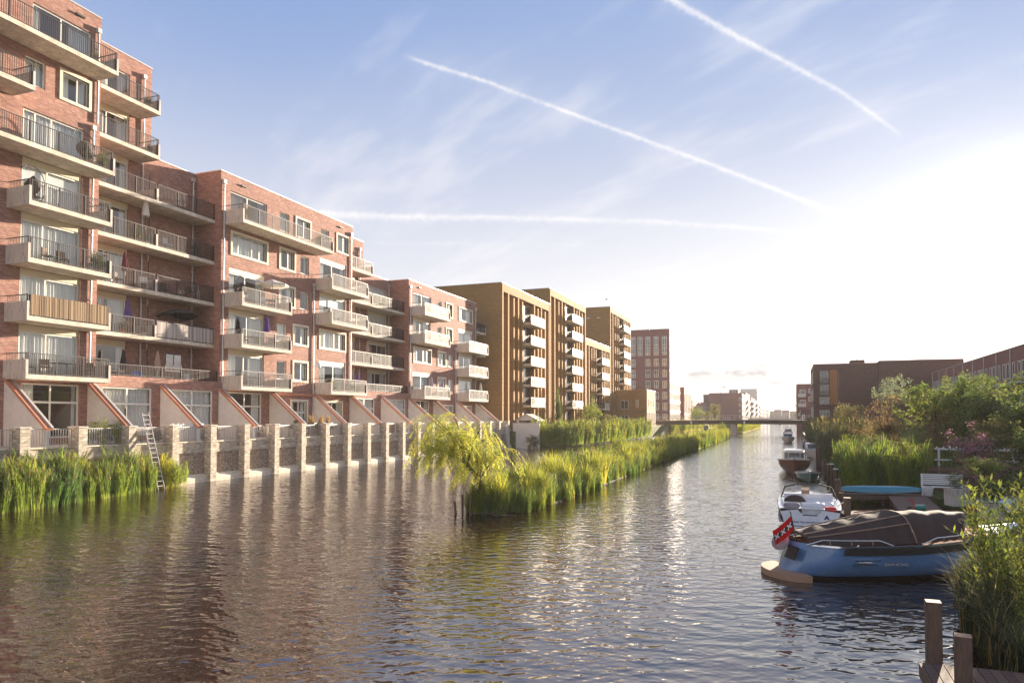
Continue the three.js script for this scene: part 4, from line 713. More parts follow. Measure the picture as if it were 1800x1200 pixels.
// right bank
treeOf('silver_tree', 'silvery willow rising before the dark brick building', 'tree', [11.2, .4, -95], 0, cr.silver, 5.9, [2.1, 2.9, 2.1], { trunk: .2, seed: 20 });
treeOf('garden_tree', 'broad sunlit tree right of the silvery willow', 'tree', [11.6, .4, -71], 0, cr.broad, 4.6, [2.9, 2.4, 2.6], { trunk: .2, seed: 21 });
treeOf('garden_tree', 'flat topped tree below the long brick row', 'tree', [13.3, .4, -68], 0, cr.broad, 5.4, [2.4, 2.2, 2.2], { trunk: .2, seed: 22, turn: 2 });
treeOf('shrub', 'olive shrub at the corner of the dark brick building', 'bush', [5.6, .4, -80], 0, cr.olive, 3.5, [1.9, 2.1, 1.9], { trunk: .1, seed: 23 });
treeOf('shrub', 'large rust brown feathery shrub in the right bank garden', 'bush', [6.7, .4, -62], 0, cr.rust, 2.9, [2.4, 2.7, 2.2], { trunk: .12, seed: 24, limbs: 14 });
treeOf('shrub', 'second brownish shrub behind the reed hedge', 'bush', [9.4, .4, -57], 0, cr.rust, 2.1, [2.3, 2.1, 2], { trunk: .1, seed: 25, turn: 1.5, limbs: 12 });
treeOf('garden_tree', 'dark tree in front of the long brick row', 'tree', [12.2, .4, -56], 0, cr.dark, 3.8, [2.3, 2.4, 2.2], { trunk: .2, seed: 26 });
treeOf('garden_tree', 'tall dark tree at the right edge of the picture', 'tree', [12.6, .4, -47], 0, cr.dark, 3.6, [2.2, 2.4, 2.2], { trunk: .2, seed: 27, turn: 1 });
treeOf('garden_tree', 'dark undergrowth tree under the tall right trees', 'tree', [10.3, .4, -47], 0, cr.olive, 2.2, [2, 2, 1.8], { trunk: .12, seed: 28, turn: 2.2 });
treeOf('garden_tree', 'leafy tree half hidden behind the pink shrub', 'tree', [13.8, .4, -62], 0, cr.broad, 3.9, [2.3, 2.6, 2.2], { trunk: .2, seed: 29, turn: 3 });
treeOf('shrub', 'domed clipped bush beside the harbour fence', 'bush', [7.0, .4, -44.2], 0, cr.hedge, 1.25, [1.05, 1.35, 1.05], { trunk: .06, seed: 30 });
treeOf('flowering_shrub', 'pink flowering shrub above the white bench', 'bush', [8.7, .4, -42], 0, cr.pink, 1.8, [1.6, 1.5, 1.4], { trunk: .08, seed: 31 });
treeOf('flowering_shrub', 'lower pink shrub behind the small pine', 'bush', [8.6, .4, -38.4], 0, cr.pink, 1.1, [1.3, 1.1, 1.2], { trunk: .08, seed: 32, turn: 2 });
treeOf('small_pine', 'small flat crowned pine among the planters', 'tree', [7.2, .4, -34], 0, cr.broad, 1.75, [.85, .42, .8], { trunk: .06, seed: 33, limbs: 9 });
treeOf('shrub', 'dark hedge bush right of the small pine', 'bush', [8.6, .4, -34.5], 0, cr.hedge, .75, [1.1, .9, 1.1], { trunk: .05, seed: 34 });
treeOf('shrub', 'dark bush at the right edge behind the foreground bush', 'bush', [8.2, .4, -29.5], 0, cr.dark, .9, [1.3, 1.2, 1.3], { trunk: .05, seed: 35 });
treeOf('shrub', 'dark tall shrub at the right edge above the planters', 'bush', [10.2, .4, -38], 0, cr.dark, 2.0, [1.5, 2.0, 1.4], { trunk: .1, seed: 36, turn: 2 });
treeOf('garden_tree', 'distant trees clump right of the far end of the canal', 'tree', [5.5, .4, -300], 0, cr.broad, 6, [4, 5.5, 6], { trunk: .3, seed: 37 });
for (const [x, d, s, tn, l, c] of [[8, 110, 1.5, 1, 'bush below the ochre panel of the dark building', cr.olive], [13.5, 118, 1.8, 2, 'bush against the dark building, right of the ochre panel', cr.dark], [16, 84, 2, 3, 'bush below the long brick row', cr.broad], [17.5, 100, 2.2, 4, 'farther tree below the long brick row', cr.olive], [16.5, 58, 2, 5, 'leafy bush under the right trees', cr.dark]]) treeOf('shrub', l, 'bush', [x, .4, -d], 0, c, s * 1.1, [s * 1.3, s * 1.2, s * 1.3], { trunk: .1, seed: 40 + tn, turn: tn });
treeOf('shrub', 'light green bush in the middle of the reed hedge', 'bush', [4.6, .4, -43], 0, cr.fresh, 1.1, [1.1, 1.2, 1], { trunk: .05, seed: 61 }); treeOf('shrub', 'green bush at the left end of the reed hedge', 'bush', [3.5, .4, -47.5], 0, cr.fresh, 1.3, [1.1, 1.4, 1.2], { trunk: .05, seed: 62, turn: 2 });
// foreground bush with narrow leaves on upright stems
{
  const mk = (seed, n, H, spread) => {
    const r = rng(seed), st = new Geo(), lf = new Geo();
    for (let k = 0; k < n; k++) {
      const a = r() * 6.28, q = Math.sqrt(r()) * spread, h = H * (.45 + .6 * r()) * (1 - .35 * q / spread), p = V(Math.cos(a) * q, 0, Math.sin(a) * q), dir = V(Math.cos(a) * .35 * q + (r() - .5) * .35, 1, Math.sin(a) * .35 * q + (r() - .5) * .35).normalize(), N = Math.round(h / .035), cl = tone(r() < .4 ? [.27, .31, .05] : [.11, .14, .032], r, .2); let prev = p.clone();
      for (let j = 0; j < N; j++) {
        dir.x += (r() - .5) * .05; dir.z += (r() - .5) * .05; dir.normalize(); p.addScaledVector(dir, .035); if (j % 8 === 7) { st.bar(prev.toArray(), p.toArray(), .006 * (1 - j / N) + .002, 4); prev = p.clone(); }
        if (j > N * .12) { const la = j * 2.4, ld = V(Math.cos(la) * .9 + dir.x, .75 + dir.y * .2, Math.sin(la) * .9 + dir.z).normalize(); lf.col = tone(cl, r, .22); leafAt(lf, p, ld, V(-ld.x, 1, -ld.z).normalize(), .1 + .05 * r(), .03); if (r() < .35) { const sd = V(Math.cos(la + 2), .6, Math.sin(la + 2)).normalize(), pp = p.clone(); for (let u = 0; u < 5; u++) { pp.addScaledVector(sd, .035); leafAt(lf, pp, V(Math.cos(la + u * 2.4) + sd.x, .6, Math.sin(la + u * 2.4) + sd.z).normalize(), V(r() - .5, 1, r() - .5).normalize(), .08 + .04 * r(), .026); } } }
      }
    }
    return [st.make(), lf.make()];
  };
  const [s1, l1] = mk(61, 75, 2.5, .75), [s2, l2] = mk(62, 60, 1.7, .8);
  const put = (label, pos, turn, sc, S, L) => { const t = thing('narrow_leaved_bush', label, 'bush', pos, turn, 'bushes at the lower right bank'); part('stems', S, barkMat, t); part('foliage', L, MAT.leaf, t); t.scale.setScalar(sc); };
  put('tall narrow leaved bush cut by the right edge of the picture', [4.4, .35, -15.6], 0, 1.4, s1, l1);
  put('upright narrow leaved bush nearest to the bow of the blue boat', [4.35, .35, -17.8], 2, .85, s2, l2);
  put('low part of the leafy bush above the corner jetty', [3.85, .3, -14.0], 4, .8, s2, l2);
}

// ---------- boats ----------
const font = await new FontLoader().loadAsync('fonts/droid/droid_sans_bold.typeface.json');
const gloss = (r, g, b, o = {}) => new THREE.MeshPhysicalMaterial({ color: lin(r, g, b), roughness: .3, clearcoat: .7, clearcoatRoughness: .08, ...o });
const fabric = (c, s) => std({ map: noiseTex(c, [[4, .08], [30, .06], [140, .1]], 1.3, s), roughness: .95 });
const BM = { blue: gloss(1, 1, 1, { map: noiseTex([.38, .51, .67], [[3, .05], [14, .05], [70, .05]], 2.2, 61) }), white: gloss(1, 1, 1, { map: noiseTex([.87, .87, .89], [[4, .04], [18, .04], [80, .04]], 1.9, 62) }), cream: gloss(.72, .66, .56), brown: gloss(1, 1, 1, { map: noiseTex([.46, .28, .22], [[4, .08], [50, .1]], 1.7, 63) }), green: gloss(.10, .20, .17), teak: std({ map: noiseTex([.66, .52, .42], [[3, .08], [60, .12]], .9, 41, [1, 4]), roughness: .8 }), chrome: std({ color: lin(.75, .73, .72), roughness: .18, metalness: 1 }), canvas: fabric([.27, .21, .195], 42), canvasLight: fabric([.60, .51, .44], 43), navy: fabric([.20, .26, .44], 44), seat: fabric([.60, .56, .58], 45), rubber: std({ color: lin(.025, .018, .016), roughness: .7 }), red: fabric([.80, .10, .11], 46), smoke: new THREE.MeshPhysicalMaterial({ color: lin(.62, .5, .44), roughness: .08, transmission: .8, thickness: 0 }), flagDark: fabric([.26, .21, .17], 47) };
function hullShape(o) {
  const { L, beam, stern = .8, bowPow = 2.2, sheer, draft = .3, p = 2.4, q = 1.7, rake = .35, sternRake = 0, round = 0 } = o;
  const hb = (t) => beam / 2 * (t < .42 ? stern + (1 - stern) * Math.sin(t / .42 * Math.PI / 2) : Math.max(0, 1 - Math.pow((t - .42) / .58, bowPow))) * (1 - round * Math.pow(clamp(1 - t / .12), 2));
  const at = (t, v, side) => { const b = hb(t), s = sheer(t), y = -draft + (s + draft) * Math.pow(v, q), w = b * (1 - Math.pow(1 - v, p)); return [t * L + rake * smooth(.7, 1, t) * (v - 1) * 1.2 + sternRake * Math.pow(v, 1.6) * smooth(.3, 0, t), y, side * w]; };
  return { ...o, hb, at };
}
function loft(g, f, nt, nv, flip) {   // smooth surface from f(t, v)
  const base = g.p.length / 3, e = 1e-3;
  for (let i = 0; i <= nt; i++) for (let j = 0; j <= nv; j++) {
    const t = i / nt, v = j / nv, P = V(...f(t, v)), a = V(...f(Math.min(1, t + e), v)).sub(V(...f(Math.max(0, t - e), v))), b = V(...f(t, Math.min(1, v + e))).sub(V(...f(t, Math.max(0, v - e)))), n = a.cross(b).normalize(); if (flip) n.negate(); if (!(n.length() > .5)) n.set(0, 1, 0);
    g.v(P.x, P.y, P.z, n.x, n.y, n.z, P.x, P.y + P.z);
  }
  for (let i = 0; i < nt; i++) for (let j = 0; j < nv; j++) { const a = base + i * (nv + 1) + j, b = a + nv + 1; if (flip) g.i.push(a, a + 1, b + 1, a, b + 1, b); else g.i.push(a, b, b + 1, a, b + 1, a + 1); }
  return g;
}
function hullMesh(h, v0 = 0, v1 = 1, out = 0, t0 = 0, t1 = 1) {
  const g = new Geo();
  for (const s of [1, -1]) loft(g, (t, v) => { const q = h.at(lerp(t0, t1, t), lerp(v0, v1, v), s); return [q[0], q[1], q[2] + s * out]; }, 36, 12, s < 0);
  return g;
}
function transom(h, t = 0, g = new Geo()) { loft(g, (u, v) => { const a = h.at(t, v, 1), k = 2 * u - 1; return [a[0] - (h.round ?? 0) * .7 * (1 - k * k), a[1], k * a[2]]; }, 14, 10, true); return g; }
function deckMesh(h, t0, t1, drop = 0, crown = 0) { return loft(new Geo(), (t, v) => { const T = lerp(t0, t1, t), a = h.at(T, 1, 1), z = lerp(-a[2], a[2], v); return [a[0], a[1] - drop + crown * (1 - Math.pow(2 * v - 1, 2)), z]; }, 24, 10, true); }
// blue sloop with folded-down canopy
{
  const t = thing('sloop', 'blue motor sloop under a dark brown canopy at the jetty', 'boat', [-.22, .03, -20.4], 27 * RAD);
  const h = hullShape({ L: 6.7, beam: 2.3, stern: .74, bowPow: 2.3, sheer: (x) => .86 + .30 * Math.pow(x, 2) - .05 * Math.sin(x * 3.1), draft: .32, p: 2.6, q: 1.35, sternRake: .42, round: .3 });
  part('hull', hullMesh(h), BM.blue, t); part('transom', transom(h), BM.blue, t);
  part('bottom_paint', hullMesh(h, 0, .44, .006), BM.rubber, t); part('hull_crease', hullMesh(h, .60, .625, .018), BM.blue, t);
  part('rope_fender', hullMesh(h, .86, .97, .05, .13, 1), BM.rubber, t); part('rub_rail', hullMesh(h, .975, 1, .07), BM.chrome, t);
  part('foredeck', deckMesh(h, .72, .99, -.01, .06), BM.white, t); part('side_deck', deckMesh(h, .0, .72, .02), BM.teak, t);
  const pf = new Geo(); loft(pf, (u, v) => { const a = (u - .5) * Math.PI; return [.25 - Math.cos(a) * .72 * v, .13, Math.sin(a) * 1.02 * Math.max(v, .001)]; }, 20, 4, true); loft(pf, (u, v) => { const a = (u - .5) * Math.PI; return [.25 - Math.cos(a) * .72, .13 - .16 * v, Math.sin(a) * 1.02]; }, 20, 2, true); part('swim_platform', pf, BM.teak, t);
  const st = new Geo(); for (const s of [1, -1]) loft(st, (u, v) => { const a = h.at(lerp(0, .36, u), .13 + .05 * v, s); return [a[0], a[1] + .02, a[2] + s * (.05 + .06 * Math.sin(v * Math.PI))]; }, 14, 5, s < 0); part('spray_rail', st, BM.teak, t);
  // canopy: low at the stern, rising to a ridge and running flat to the windscreen
  const ridge = (x) => x < 3.0 ? lerp(.95, 1.56, Math.pow(x / 3.0, .92)) : 1.56 - .03 * Math.pow((x - 3) / 1.8, 2), cover = (a, b) => loft(new Geo(), (u, v) => { const x = lerp(a, b, u), T = clamp((x) / 6.7, .02, .99), w = h.hb(T) * .9, s0 = h.sheer(T) + .02, k = v * 2 - 1, fall = Math.pow(Math.abs(k), 3.2), wr = .02 * Math.sin(x * 9 + k * 4) * (1 - fall) + .012 * Math.sin(x * 23 + k * 11) * Math.abs(k); const over = x > 4.2 ? Math.pow((x - 4.2) / .75, 2) : 0; return [x - over * fall * .55, lerp(ridge(x), s0, fall) + wr, k * w]; }, 40, 36, true);
  part('canopy', cover(.35, 3.0), BM.canvas, t); part('canopy_hood', cover(3.02, 4.95), BM.canvas, t);
  for (const s of [.72, .45, -.45]) { const hem = new Geo(); const pts = []; for (let k = 0; k <= 12; k++) { const x = lerp(.4, 3, k / 12), T = x / 6.7, f = Math.pow(Math.abs(s), 3.2); pts.push([x, lerp(ridge(x), h.sheer(T) + .02, f) + .03, s * h.hb(T) * .9]); } hem.tube(pts, .016, 6); part('canopy_seam', hem, BM.canvasLight, t); }
  const bow = new Geo(); { const pts = []; for (let k = 0; k <= 14; k++) { const a = k / 14, v = a * 2 - 1, T = 3.01 / 6.7, f = Math.pow(Math.abs(v), 3.2); pts.push([3.01, lerp(ridge(3), h.sheer(T) + .02, f) + .02, v * h.hb(T) * .91]); } bow.tube(pts, .016, 6); } part('canopy_bow', bow, BM.canvasLight, t);
  // windscreen
  const ws = new Geo(), wf = new Geo(), A = [5.35, 1.02, .78], B = [4.55, 1.4, .7], C = [4.35, 1.0, .92];
  for (const s of [1, -1]) { const m = (p) => [p[0], p[1], p[2] * s]; ws.tri(m(A), m(B), m(C)); wf.tube([m(A), m(B)], .03, 6); wf.tube([m(A), m(C)], .02, 6); } ws.quad([5.35, 1.02, .78], [5.35, 1.02, -.78], [4.55, 1.4, -.7], [4.55, 1.4, .7]); wf.tube([[4.55, 1.4, -.7], [4.55, 1.4, .7]], .03, 6); part('windscreen', ws, BM.smoke, t); part('windscreen_frame', wf, BM.canvasLight, t);
  for (const s of [1, -1]) for (const [a, b] of [[.25, 2.35], [3.1, 5.6]]) { const g = new Geo(), pts = []; for (let k = 0; k <= 12; k++) { const x = lerp(a, b, k / 12), q = h.at(x / 6.7, 1, s), e = Math.min(k, 12 - k) / 2; pts.push([x, q[1] + .14 * Math.min(1, e), q[2] - s * .05]); } g.tube(pts, .016, 6); for (const k of [3, 6, 9]) { const p = pts[k]; g.bar([p[0], p[1] - .14, p[2]], p, .012, 5); } part('handrail', g, BM.chrome, t); }
  const cl = new Geo(); { const q = h.at(.235, .74, 1); cl.add(new THREE.SphereGeometry(1, 14, 8), M4(q[0], q[1], q[2] + .03, 0, 0, 0, .2, .035, .05)); cl.bx(q[0] - .34, q[0] + .3, q[1] - .06, q[1] - .045, -q[2] - .07, -q[2] - .02).bx(q[0] - .28, q[0] + .38, q[1] + .045, q[1] + .06, -q[2] - .07, -q[2] - .02); } part('side_vent', cl, BM.chrome, t);
  for (let k = 0; k < 2; k++) { const g = new Geo(), q = h.at(.12, .45, 1); g.add(new THREE.SphereGeometry(.025, 8, 6), M4(q[0] + k * .8, .3, q[2] + .02)); part('through_hull', g, BM.chrome, t); }
  const tg = new TextGeometry('Noort of Jouy', { font, size: .07, depth: .003, curveSegments: 3 }), q0 = h.at(.31, .7, 1), q1 = h.at(.45, .7, 1); const tm = part('hull_name', tg, MAT.zinc, t); tm.position.set(q0[0], q0[1] - .03, Math.max(q0[2], q1[2]) + .02); tm.rotation.y = -Math.atan2(q1[2] - q0[2], q1[0] - q0[0]);
  part('stern_cushion', new Geo().add(new THREE.SphereGeometry(1, 14, 10), M4(.02, .8, -.2, 0, 0, -.5, .09, .24, .42)), BM.seat, t);
  part('stern_grille', new Geo().add(new THREE.BoxGeometry(.03, .34, .5), M4(.02, .62, .42, 0, 0, -.42)), BM.rubber, t);
  const f = thing('flag', 'red flag with three white crosses on the stern of the blue sloop', 'flag', [.1, .93, -20.2], 0), pole = new Geo().bar([.02, -.05, 0], [-.16, .86, 0], .016, 6); part('staff', pole, MAT.steel, f); f.scale.setScalar(.88);
  const cloth = (u, v) => { const top = [-.135, .72], dn = [-.055, .3], x0 = lerp(dn[0], top[0], v), y0 = lerp(dn[1], top[1], v); return [x0 - .52 * u, y0 - .46 * Math.pow(u, 1.05) - .06 * Math.sin(u * 3), .07 * Math.sin(u * 7 + v * 2) * u]; };
  for (const [a, b, m, n] of [[.66, 1, BM.red, 'red_band'], [.34, .66, BM.flagDark, 'dark_band'], [0, .34, BM.red, 'red_band']]) part(n, loft(new Geo(), (u, v) => cloth(u, lerp(a, b, v)), 18, 4, true), m, f);
  for (const c of [.17, .5, .83]) { const g = new Geo(); for (const sg of [1, -1]) loft(g, (u, v) => { const L = (u - .5) * .22, w = (v - .5) * .07, du = (L + sg * w * .0) * .9 + w * .55, dv = sg * L * 1.35 - sg * w * .9, p = cloth(clamp(c + du, 0, 1), .5 + dv); return [p[0], p[1], p[2] + .008 + sg * .001]; }, 6, 2, true); part('white_cross', g, MAT.white, f); }
}
// white speedboat, stern towards us
{
  const t = thing('speedboat', 'white open speedboat with padded seats moored behind the blue sloop', 'boat', [.62, .05, -28.6], 90 * RAD);
  const h = hullShape({ L: 5.6, beam: 2.25, stern: .93, bowPow: 2.6, sheer: (x) => .70 + .12 * x, draft: .25, p: 2.2, q: 1.5 });
  part('hull', hullMesh(h, 0, .86), BM.rubber, t); part('topside', hullMesh(h, .86, 1, .02), BM.white, t);
  const tr = new Geo(), w = 1.0; tr.prismZ([[-w * .8, -.08], [w * .8, -.08], [w, .62], [.42, .7], [.22, .48], [-.22, .48], [-.42, .7], [-w, .62]], 0, .09); const trm = part('transom', tr, BM.white, t); trm.rotation.y = -Math.PI / 2; trm.position.x = -.02;
  const ln = part('transom_stripe', new Geo().bx(-.82, .82, .1, .125, -.008, 0), BM.navy, t); ln.rotation.y = -Math.PI / 2; ln.position.x = -.113;
  const tx = part('transom_name', new TextGeometry('AFTRAR THE UNTOPCABLE RAGNER', { font, size: .066, depth: .004, curveSegments: 2 }), BM.navy, t); tx.rotation.y = -Math.PI / 2; tx.position.set(-.114, .22, -.72);
  const lg = new Geo(); lg.prismZ([[-.1, 0], [-.03, 0], [.0, .06], [.0, .17]], 0, .004).prismZ([[.1, 0], [.0, .17], [.0, .06], [.03, 0]], 0, .004); const lm = part('transom_emblem', lg, BM.navy, t); lm.rotation.y = -Math.PI / 2; lm.position.set(-.114, .38, .55);
  part('gunwale', loft(new Geo(), (u, v) => { const side = v < .5 ? -1 : 1, k = v < .5 ? v * 2 : (v - .5) * 2, a = h.at(u, 1, side); return [a[0], a[1] + .02 - .0 * k, a[2] - side * (side < 0 ? 1 - k : k) * .0 - side * .22 * (side < 0 ? k : 1 - k)]; }, 20, 9, true), BM.white, t);
  part('foredeck', deckMesh(h, .62, .99, -.03, .08), BM.white, t); part('cockpit_sole', deckMesh(h, .01, .62, .5), MAT.concretePanel, t);
  const pad = (x0, x1, y0, y1, z0, z1, m, n) => { const g = new Geo(); g.add(new THREE.BoxGeometry(1, 1, 1), M4((x0 + x1) / 2, (y0 + y1) / 2, (z0 + z1) / 2, 0, 0, 0, x1 - x0 - .08, y1 - y0 - .08, z1 - z0 - .08)); for (const z of [z0 + .08, z1 - .08]) g.bar([x0 + .08, y1 - .09, z], [x1 - .08, y1 - .09, z], .085, 10); for (const x of [x0 + .08, x1 - .08]) g.bar([x, y1 - .09, z0 + .08], [x, y1 - .09, z1 - .08], .085, 10); part(n, g, m, t); };
  pad(.12, .5, .45, .92, -.32, .5, BM.white, 'engine_pad'); pad(.12, .5, .45, .9, -.9, -.34, BM.seat, 'rear_seat'); pad(.1, .45, .5, .8, .5, .9, BM.red, 'rear_seat'); pad(1.0, 1.5, .3, .85, .2, .85, BM.white, 'console_seat');
  part('dashboard', new Geo().bx(3.0, 3.4, .6, .98, -.9, .9), BM.white, t); part('seat_cover', new Geo().add(new THREE.SphereGeometry(1, 16, 10), M4(2.1, .7, -.5, 0, 0, 0, .22, .32, .42)), BM.canvas, t);
  const fr = new Geo(), P = [[3.0, .85, -1.0], [2.75, 1.28, -.86], [3.0, 1.36, -.4], [3.02, 1.37, .4], [2.75, 1.28, .86], [3.0, .85, 1.0]]; fr.tube(P, .025, 6); fr.bar([2.3, .84, -1.02], P[1], .02, 5); fr.bar([2.3, .84, 1.02], P[4], .02, 5); part('windscreen_frame', fr, MAT.black, t);
  const gl = new Geo(); gl.quad([3.2, .86, -.9], P[2], P[3], [3.2, .86, .9]); part('windscreen', gl, MAT.glass, t);
  part('steering_gauge', new Geo().bx(2.9, 2.98, .98, 1.15, -.05, .25), BM.teak, t);
}
// brown cabin launch, bow towards us
{
  const t = thing('cabin_launch', 'varnished brown launch with a cream cabin facing the camera', 'boat', [.22, .03, -62.6], -90 * RAD);
  const h = hullShape({ L: 6.3, beam: 2.3, stern: .85, bowPow: 3.2, sheer: (x) => .78 + .28 * x * x, draft: .3, p: 2.6, q: 1.1, rake: .25 });
  part('hull', hullMesh(h), BM.brown, t); part('transom', transom(h), BM.brown, t); part('rub_rail', hullMesh(h, .955, 1, .05), BM.cream, t); part('foredeck', deckMesh(h, .02, .99, -.02, .08), BM.cream, t);
  const cab = new Geo(); loft(cab, (u, v) => { const a = v * Math.PI, x = lerp(1.2, 4.3, u), w = .86 - .1 * u; return [x, .85 + .78 * Math.pow(Math.sin(a), .35) - .1 * Math.pow(u, 6), -w * Math.sign(Math.cos(a)) * Math.pow(Math.abs(Math.cos(a)), .35)]; }, 14, 28, true); part('cabin_roof', cab, BM.cream, t);
  part('cabin_front', new Geo().prismZ([[-.76, .86], [.76, .86], [.72, 1.48], [.55, 1.6], [-.55, 1.6], [-.72, 1.48]], 0, .04), BM.cream, t).rotation.y = Math.PI / 2; t.children.at(-1).position.x = 4.27;
  for (const [a, b] of [[-.66, -.42], [-.38, .38], [.42, .66]]) part('cabin_window', new Geo().bx(4.315, 4.325, 1.02, 1.42, a, b), MAT.glassFar, t);
  part('stem_post', new Geo().bar([6.28, 1.1, 0], [5.95, -.1, 0], .03, 6), BM.cream, t);
}
// rowing boat
{
  const t = thing('rowing_boat', 'small white and green rowing boat moored by the posts', 'boat', [.95, .02, -53.6], -88 * RAD);
  const h = hullShape({ L: 3.9, beam: 1.5, stern: .75, bowPow: 2.4, sheer: (x) => .42 + .26 * x * x, draft: .16, p: 2.4, q: 1.2, rake: .2 });
  part('hull', hullMesh(h, 0, .88), BM.green, t); part('topside', hullMesh(h, .88, 1, .03), BM.white, t); part('transom', transom(h), BM.green, t); part('inner_skin', hullMesh(h, .3, .99, -.04), BM.white, t); part('floor', deckMesh(h, .02, .9, .36), BM.white, t);
  for (const x of [.7, 1.7, 2.7]) { const a = h.at(x / 3.9, .9, 1); part('thwart', new Geo().bx(x - .12, x + .12, a[1] - .12, a[1] - .08, -a[2] + .03, a[2] - .03), BM.white, t); } part('bow_cover', deckMesh(h, .78, .99, -.01, .03), BM.white, t);
}
// farther boats
function smallCruiser(label, pos, turn, top, L = 5.5) {
  const t = thing('small_cruiser', label, 'boat', pos, turn, 'boats moored far along the right bank'), h = hullShape({ L, beam: 2.0, stern: .85, bowPow: 2.6, sheer: (x) => .75 + .25 * x * x, draft: .2, q: 1.2 });
  part('hull', hullMesh(h), BM.cream, t); part('rub_rail', hullMesh(h, .93, 1, .04), BM.white, t); part('foredeck', deckMesh(h, .03, .99, -.02, .06), BM.white, t);
  part('cabin', new Geo().prismZ([[L * .3, .8], [L * .72, .95], [L * .62, 1.45], [L * .32, 1.5]], -.72, .72), BM.white, t); part('cabin_window', new Geo().quad([L * .722, .99, .62], [L * .722, .99, -.62], [L * .632, 1.4, -.58], [L * .632, 1.4, .58]), MAT.glassFar, t);
  part('canopy', loft(new Geo(), (u, v) => { const a = v * Math.PI; return [lerp(.2, L * .34, u), .8 + (1.0 + .1 * u) * Math.pow(Math.sin(a), .5), -.8 * Math.cos(a)]; }, 6, 14, true), top, t);
}
smallCruiser('cream cruiser with a bright blue canopy on the right bank, past the launch', [-.45, 0, -130.5], -90 * RAD, BM.navy);
smallCruiser('tiny pale boat farthest along the right bank near the bridge', [-.5, 0, -176], -90 * RAD, BM.canvas, 4.6);
smallCruiser('small white boat half hidden behind the mooring posts', [1.9, 0, -82], -85 * RAD, BM.navy, 4.8);
smallCruiser('low dark boat on the left quay under the bridge', [-24.5, 0, -232], 92 * RAD, BM.canvas, 6);

// ---------- jetties, posts and harbour garden ----------
const plankMats = [[.56, .43, .37], [.62, .48, .41], [.50, .39, .35]].map((c, k) => std({ map: tex(128, 256, (i, j) => { const g = .8 + .2 * wrapNoise(i * 2, j, 128, 256, 22, k) + .14 * wrapNoise(i, j, 128, 256, 4, k + 5) - (i % 16 < 3 ? .14 : 0); return c.map((v) => v * g); }, .14, 1.4), roughness: .85 }));
function jetty(label, [x0, d0], [x1, d1], width, y, across = true, pw = .14) {
  const L = Math.hypot(x1 - x0, d1 - d0), turn = Math.atan2(d1 - d0, x1 - x0), t = thing('jetty', label, 'jetty', [x0, y, -d0], turn), r = rng(Math.round(x0 * 91 + d0 * 7)), gs = [0, 1, 2].map((k) => across ? new Geo().bx(.006, pw - .006, -.035, 0, 0, width).make() : new Geo().bx(0, L, -.035, 0, .006, pw - .006).make()), n = Math.round((across ? L : width) / pw);
  for (let k = 0; k < n; k++) { const m = part('plank', gs[0], plankMats[Math.floor(r() * 3)], t); if (across) m.position.set(k * pw, (r() - .5) * .006, 0); else m.position.set(0, (r() - .5) * .006, -k * pw); }
  for (const d of [.1, width - .1]) part('beam', new Geo().bx(.01, L - .01, -.22, -.04, d - .05, d + .05), MAT.wood, t);
  part('edge_board', new Geo().bx(0, L, -.2, -.004, -.04, -.002), MAT.wood, t); part('edge_board', new Geo().bx(-.04, -.002, -.2, -.004, 0, width), MAT.wood, t);
  for (let x = .3; x < L; x += 1.8) for (const d of [.12, width - .12]) part('pile', new Geo().bar([x, -1.2, -d], [x, -.23, -d], .07, 7), MAT.wood, t);
  return t;
}
jetty('wooden finger jetty between the blue sloop and the inner basin', [1.95, 30.05], [6.1, 31.7], 1.15, .46);
jetty('back jetty under the blue kayak', [1.95, 37.4], [6.2, 38.4], 1.2, .46);
jetty('broad side jetty joining the two harbour jetties', [5.45, 31.9], [5.75, 38.2], -1.35 + 2.9, .468);
jetty('plank path leading from the jetty towards the foreground bush', [5.7, 31.4], [6.3, 24.2], 1.1, .462);
jetty('corner of a ribbed plank jetty at the lower right edge', [1.76, 12.25], [1.76, 7], 3.2, .5, false).rotation.y = -Math.PI / 2;
function post(label, x, d, h, w, round, lean = 0, cap = null, group) {
  const t = thing('mooring_post', label, 'post', [x, -.8, -d], .2 * Math.sin(x * 50), group), g = new Geo(); if (round) g.bar([0, 0, 0], [lean, h + .8, 0], w * 1.05, 10, w); else { const c = w * .82, H = h + .8; for (const [a, b] of [[[w, -c], [w, c]], [[w, c], [c, w]], [[c, w], [-c, w]], [[-c, w], [-w, c]], [[-w, c], [-w, -c]], [[-w, -c], [-c, -w]], [[-c, -w], [c, -w]], [[c, -w], [w, -c]]]) { const L = Math.hypot(b[0] - a[0], b[1] - a[1]); g.quad([a[0], 0, a[1]], [a[0], H, a[1]], [b[0], H, b[1]], [b[0], 0, b[1]], [[0, 0], [0, H], [L, H], [L, 0]]); } }
  part('shaft', g, MAT.wood, t); if (cap) part('cap', new Geo().bx(-w - .01, w + .01, h + .8, h + .86, -w - .01, w + .01), cap, t); else part('end_grain', new Geo().bx(-w + .006, w - .006, h + .8, h + .806, -w + .006, w - .006), BM.teak, t);
}
post('tall square post at the left corner of the lower right jetty', 1.95, 12.45, 1.36, .105, false); post('square post cut by the bottom edge on the lower right jetty', 2.12, 11.35, 1.18, .105, false);
post('thick mooring post at the stern of the white speedboat', 1.9, 29.4, 1.15, .12, true); post('short post in the water right of the white speedboat', 2.7, 27.4, .42, .12, true);
post('mooring post on the finger jetty beside the speedboat windscreen', 1.95, 33.4, .95, .11, true); post('tall paired post at the outer end of the back jetty', 1.95, 36.4, 1.25, .12, true, .05); post('lower paired post at the outer end of the back jetty', 2.15, 35.6, .85, .11, true);
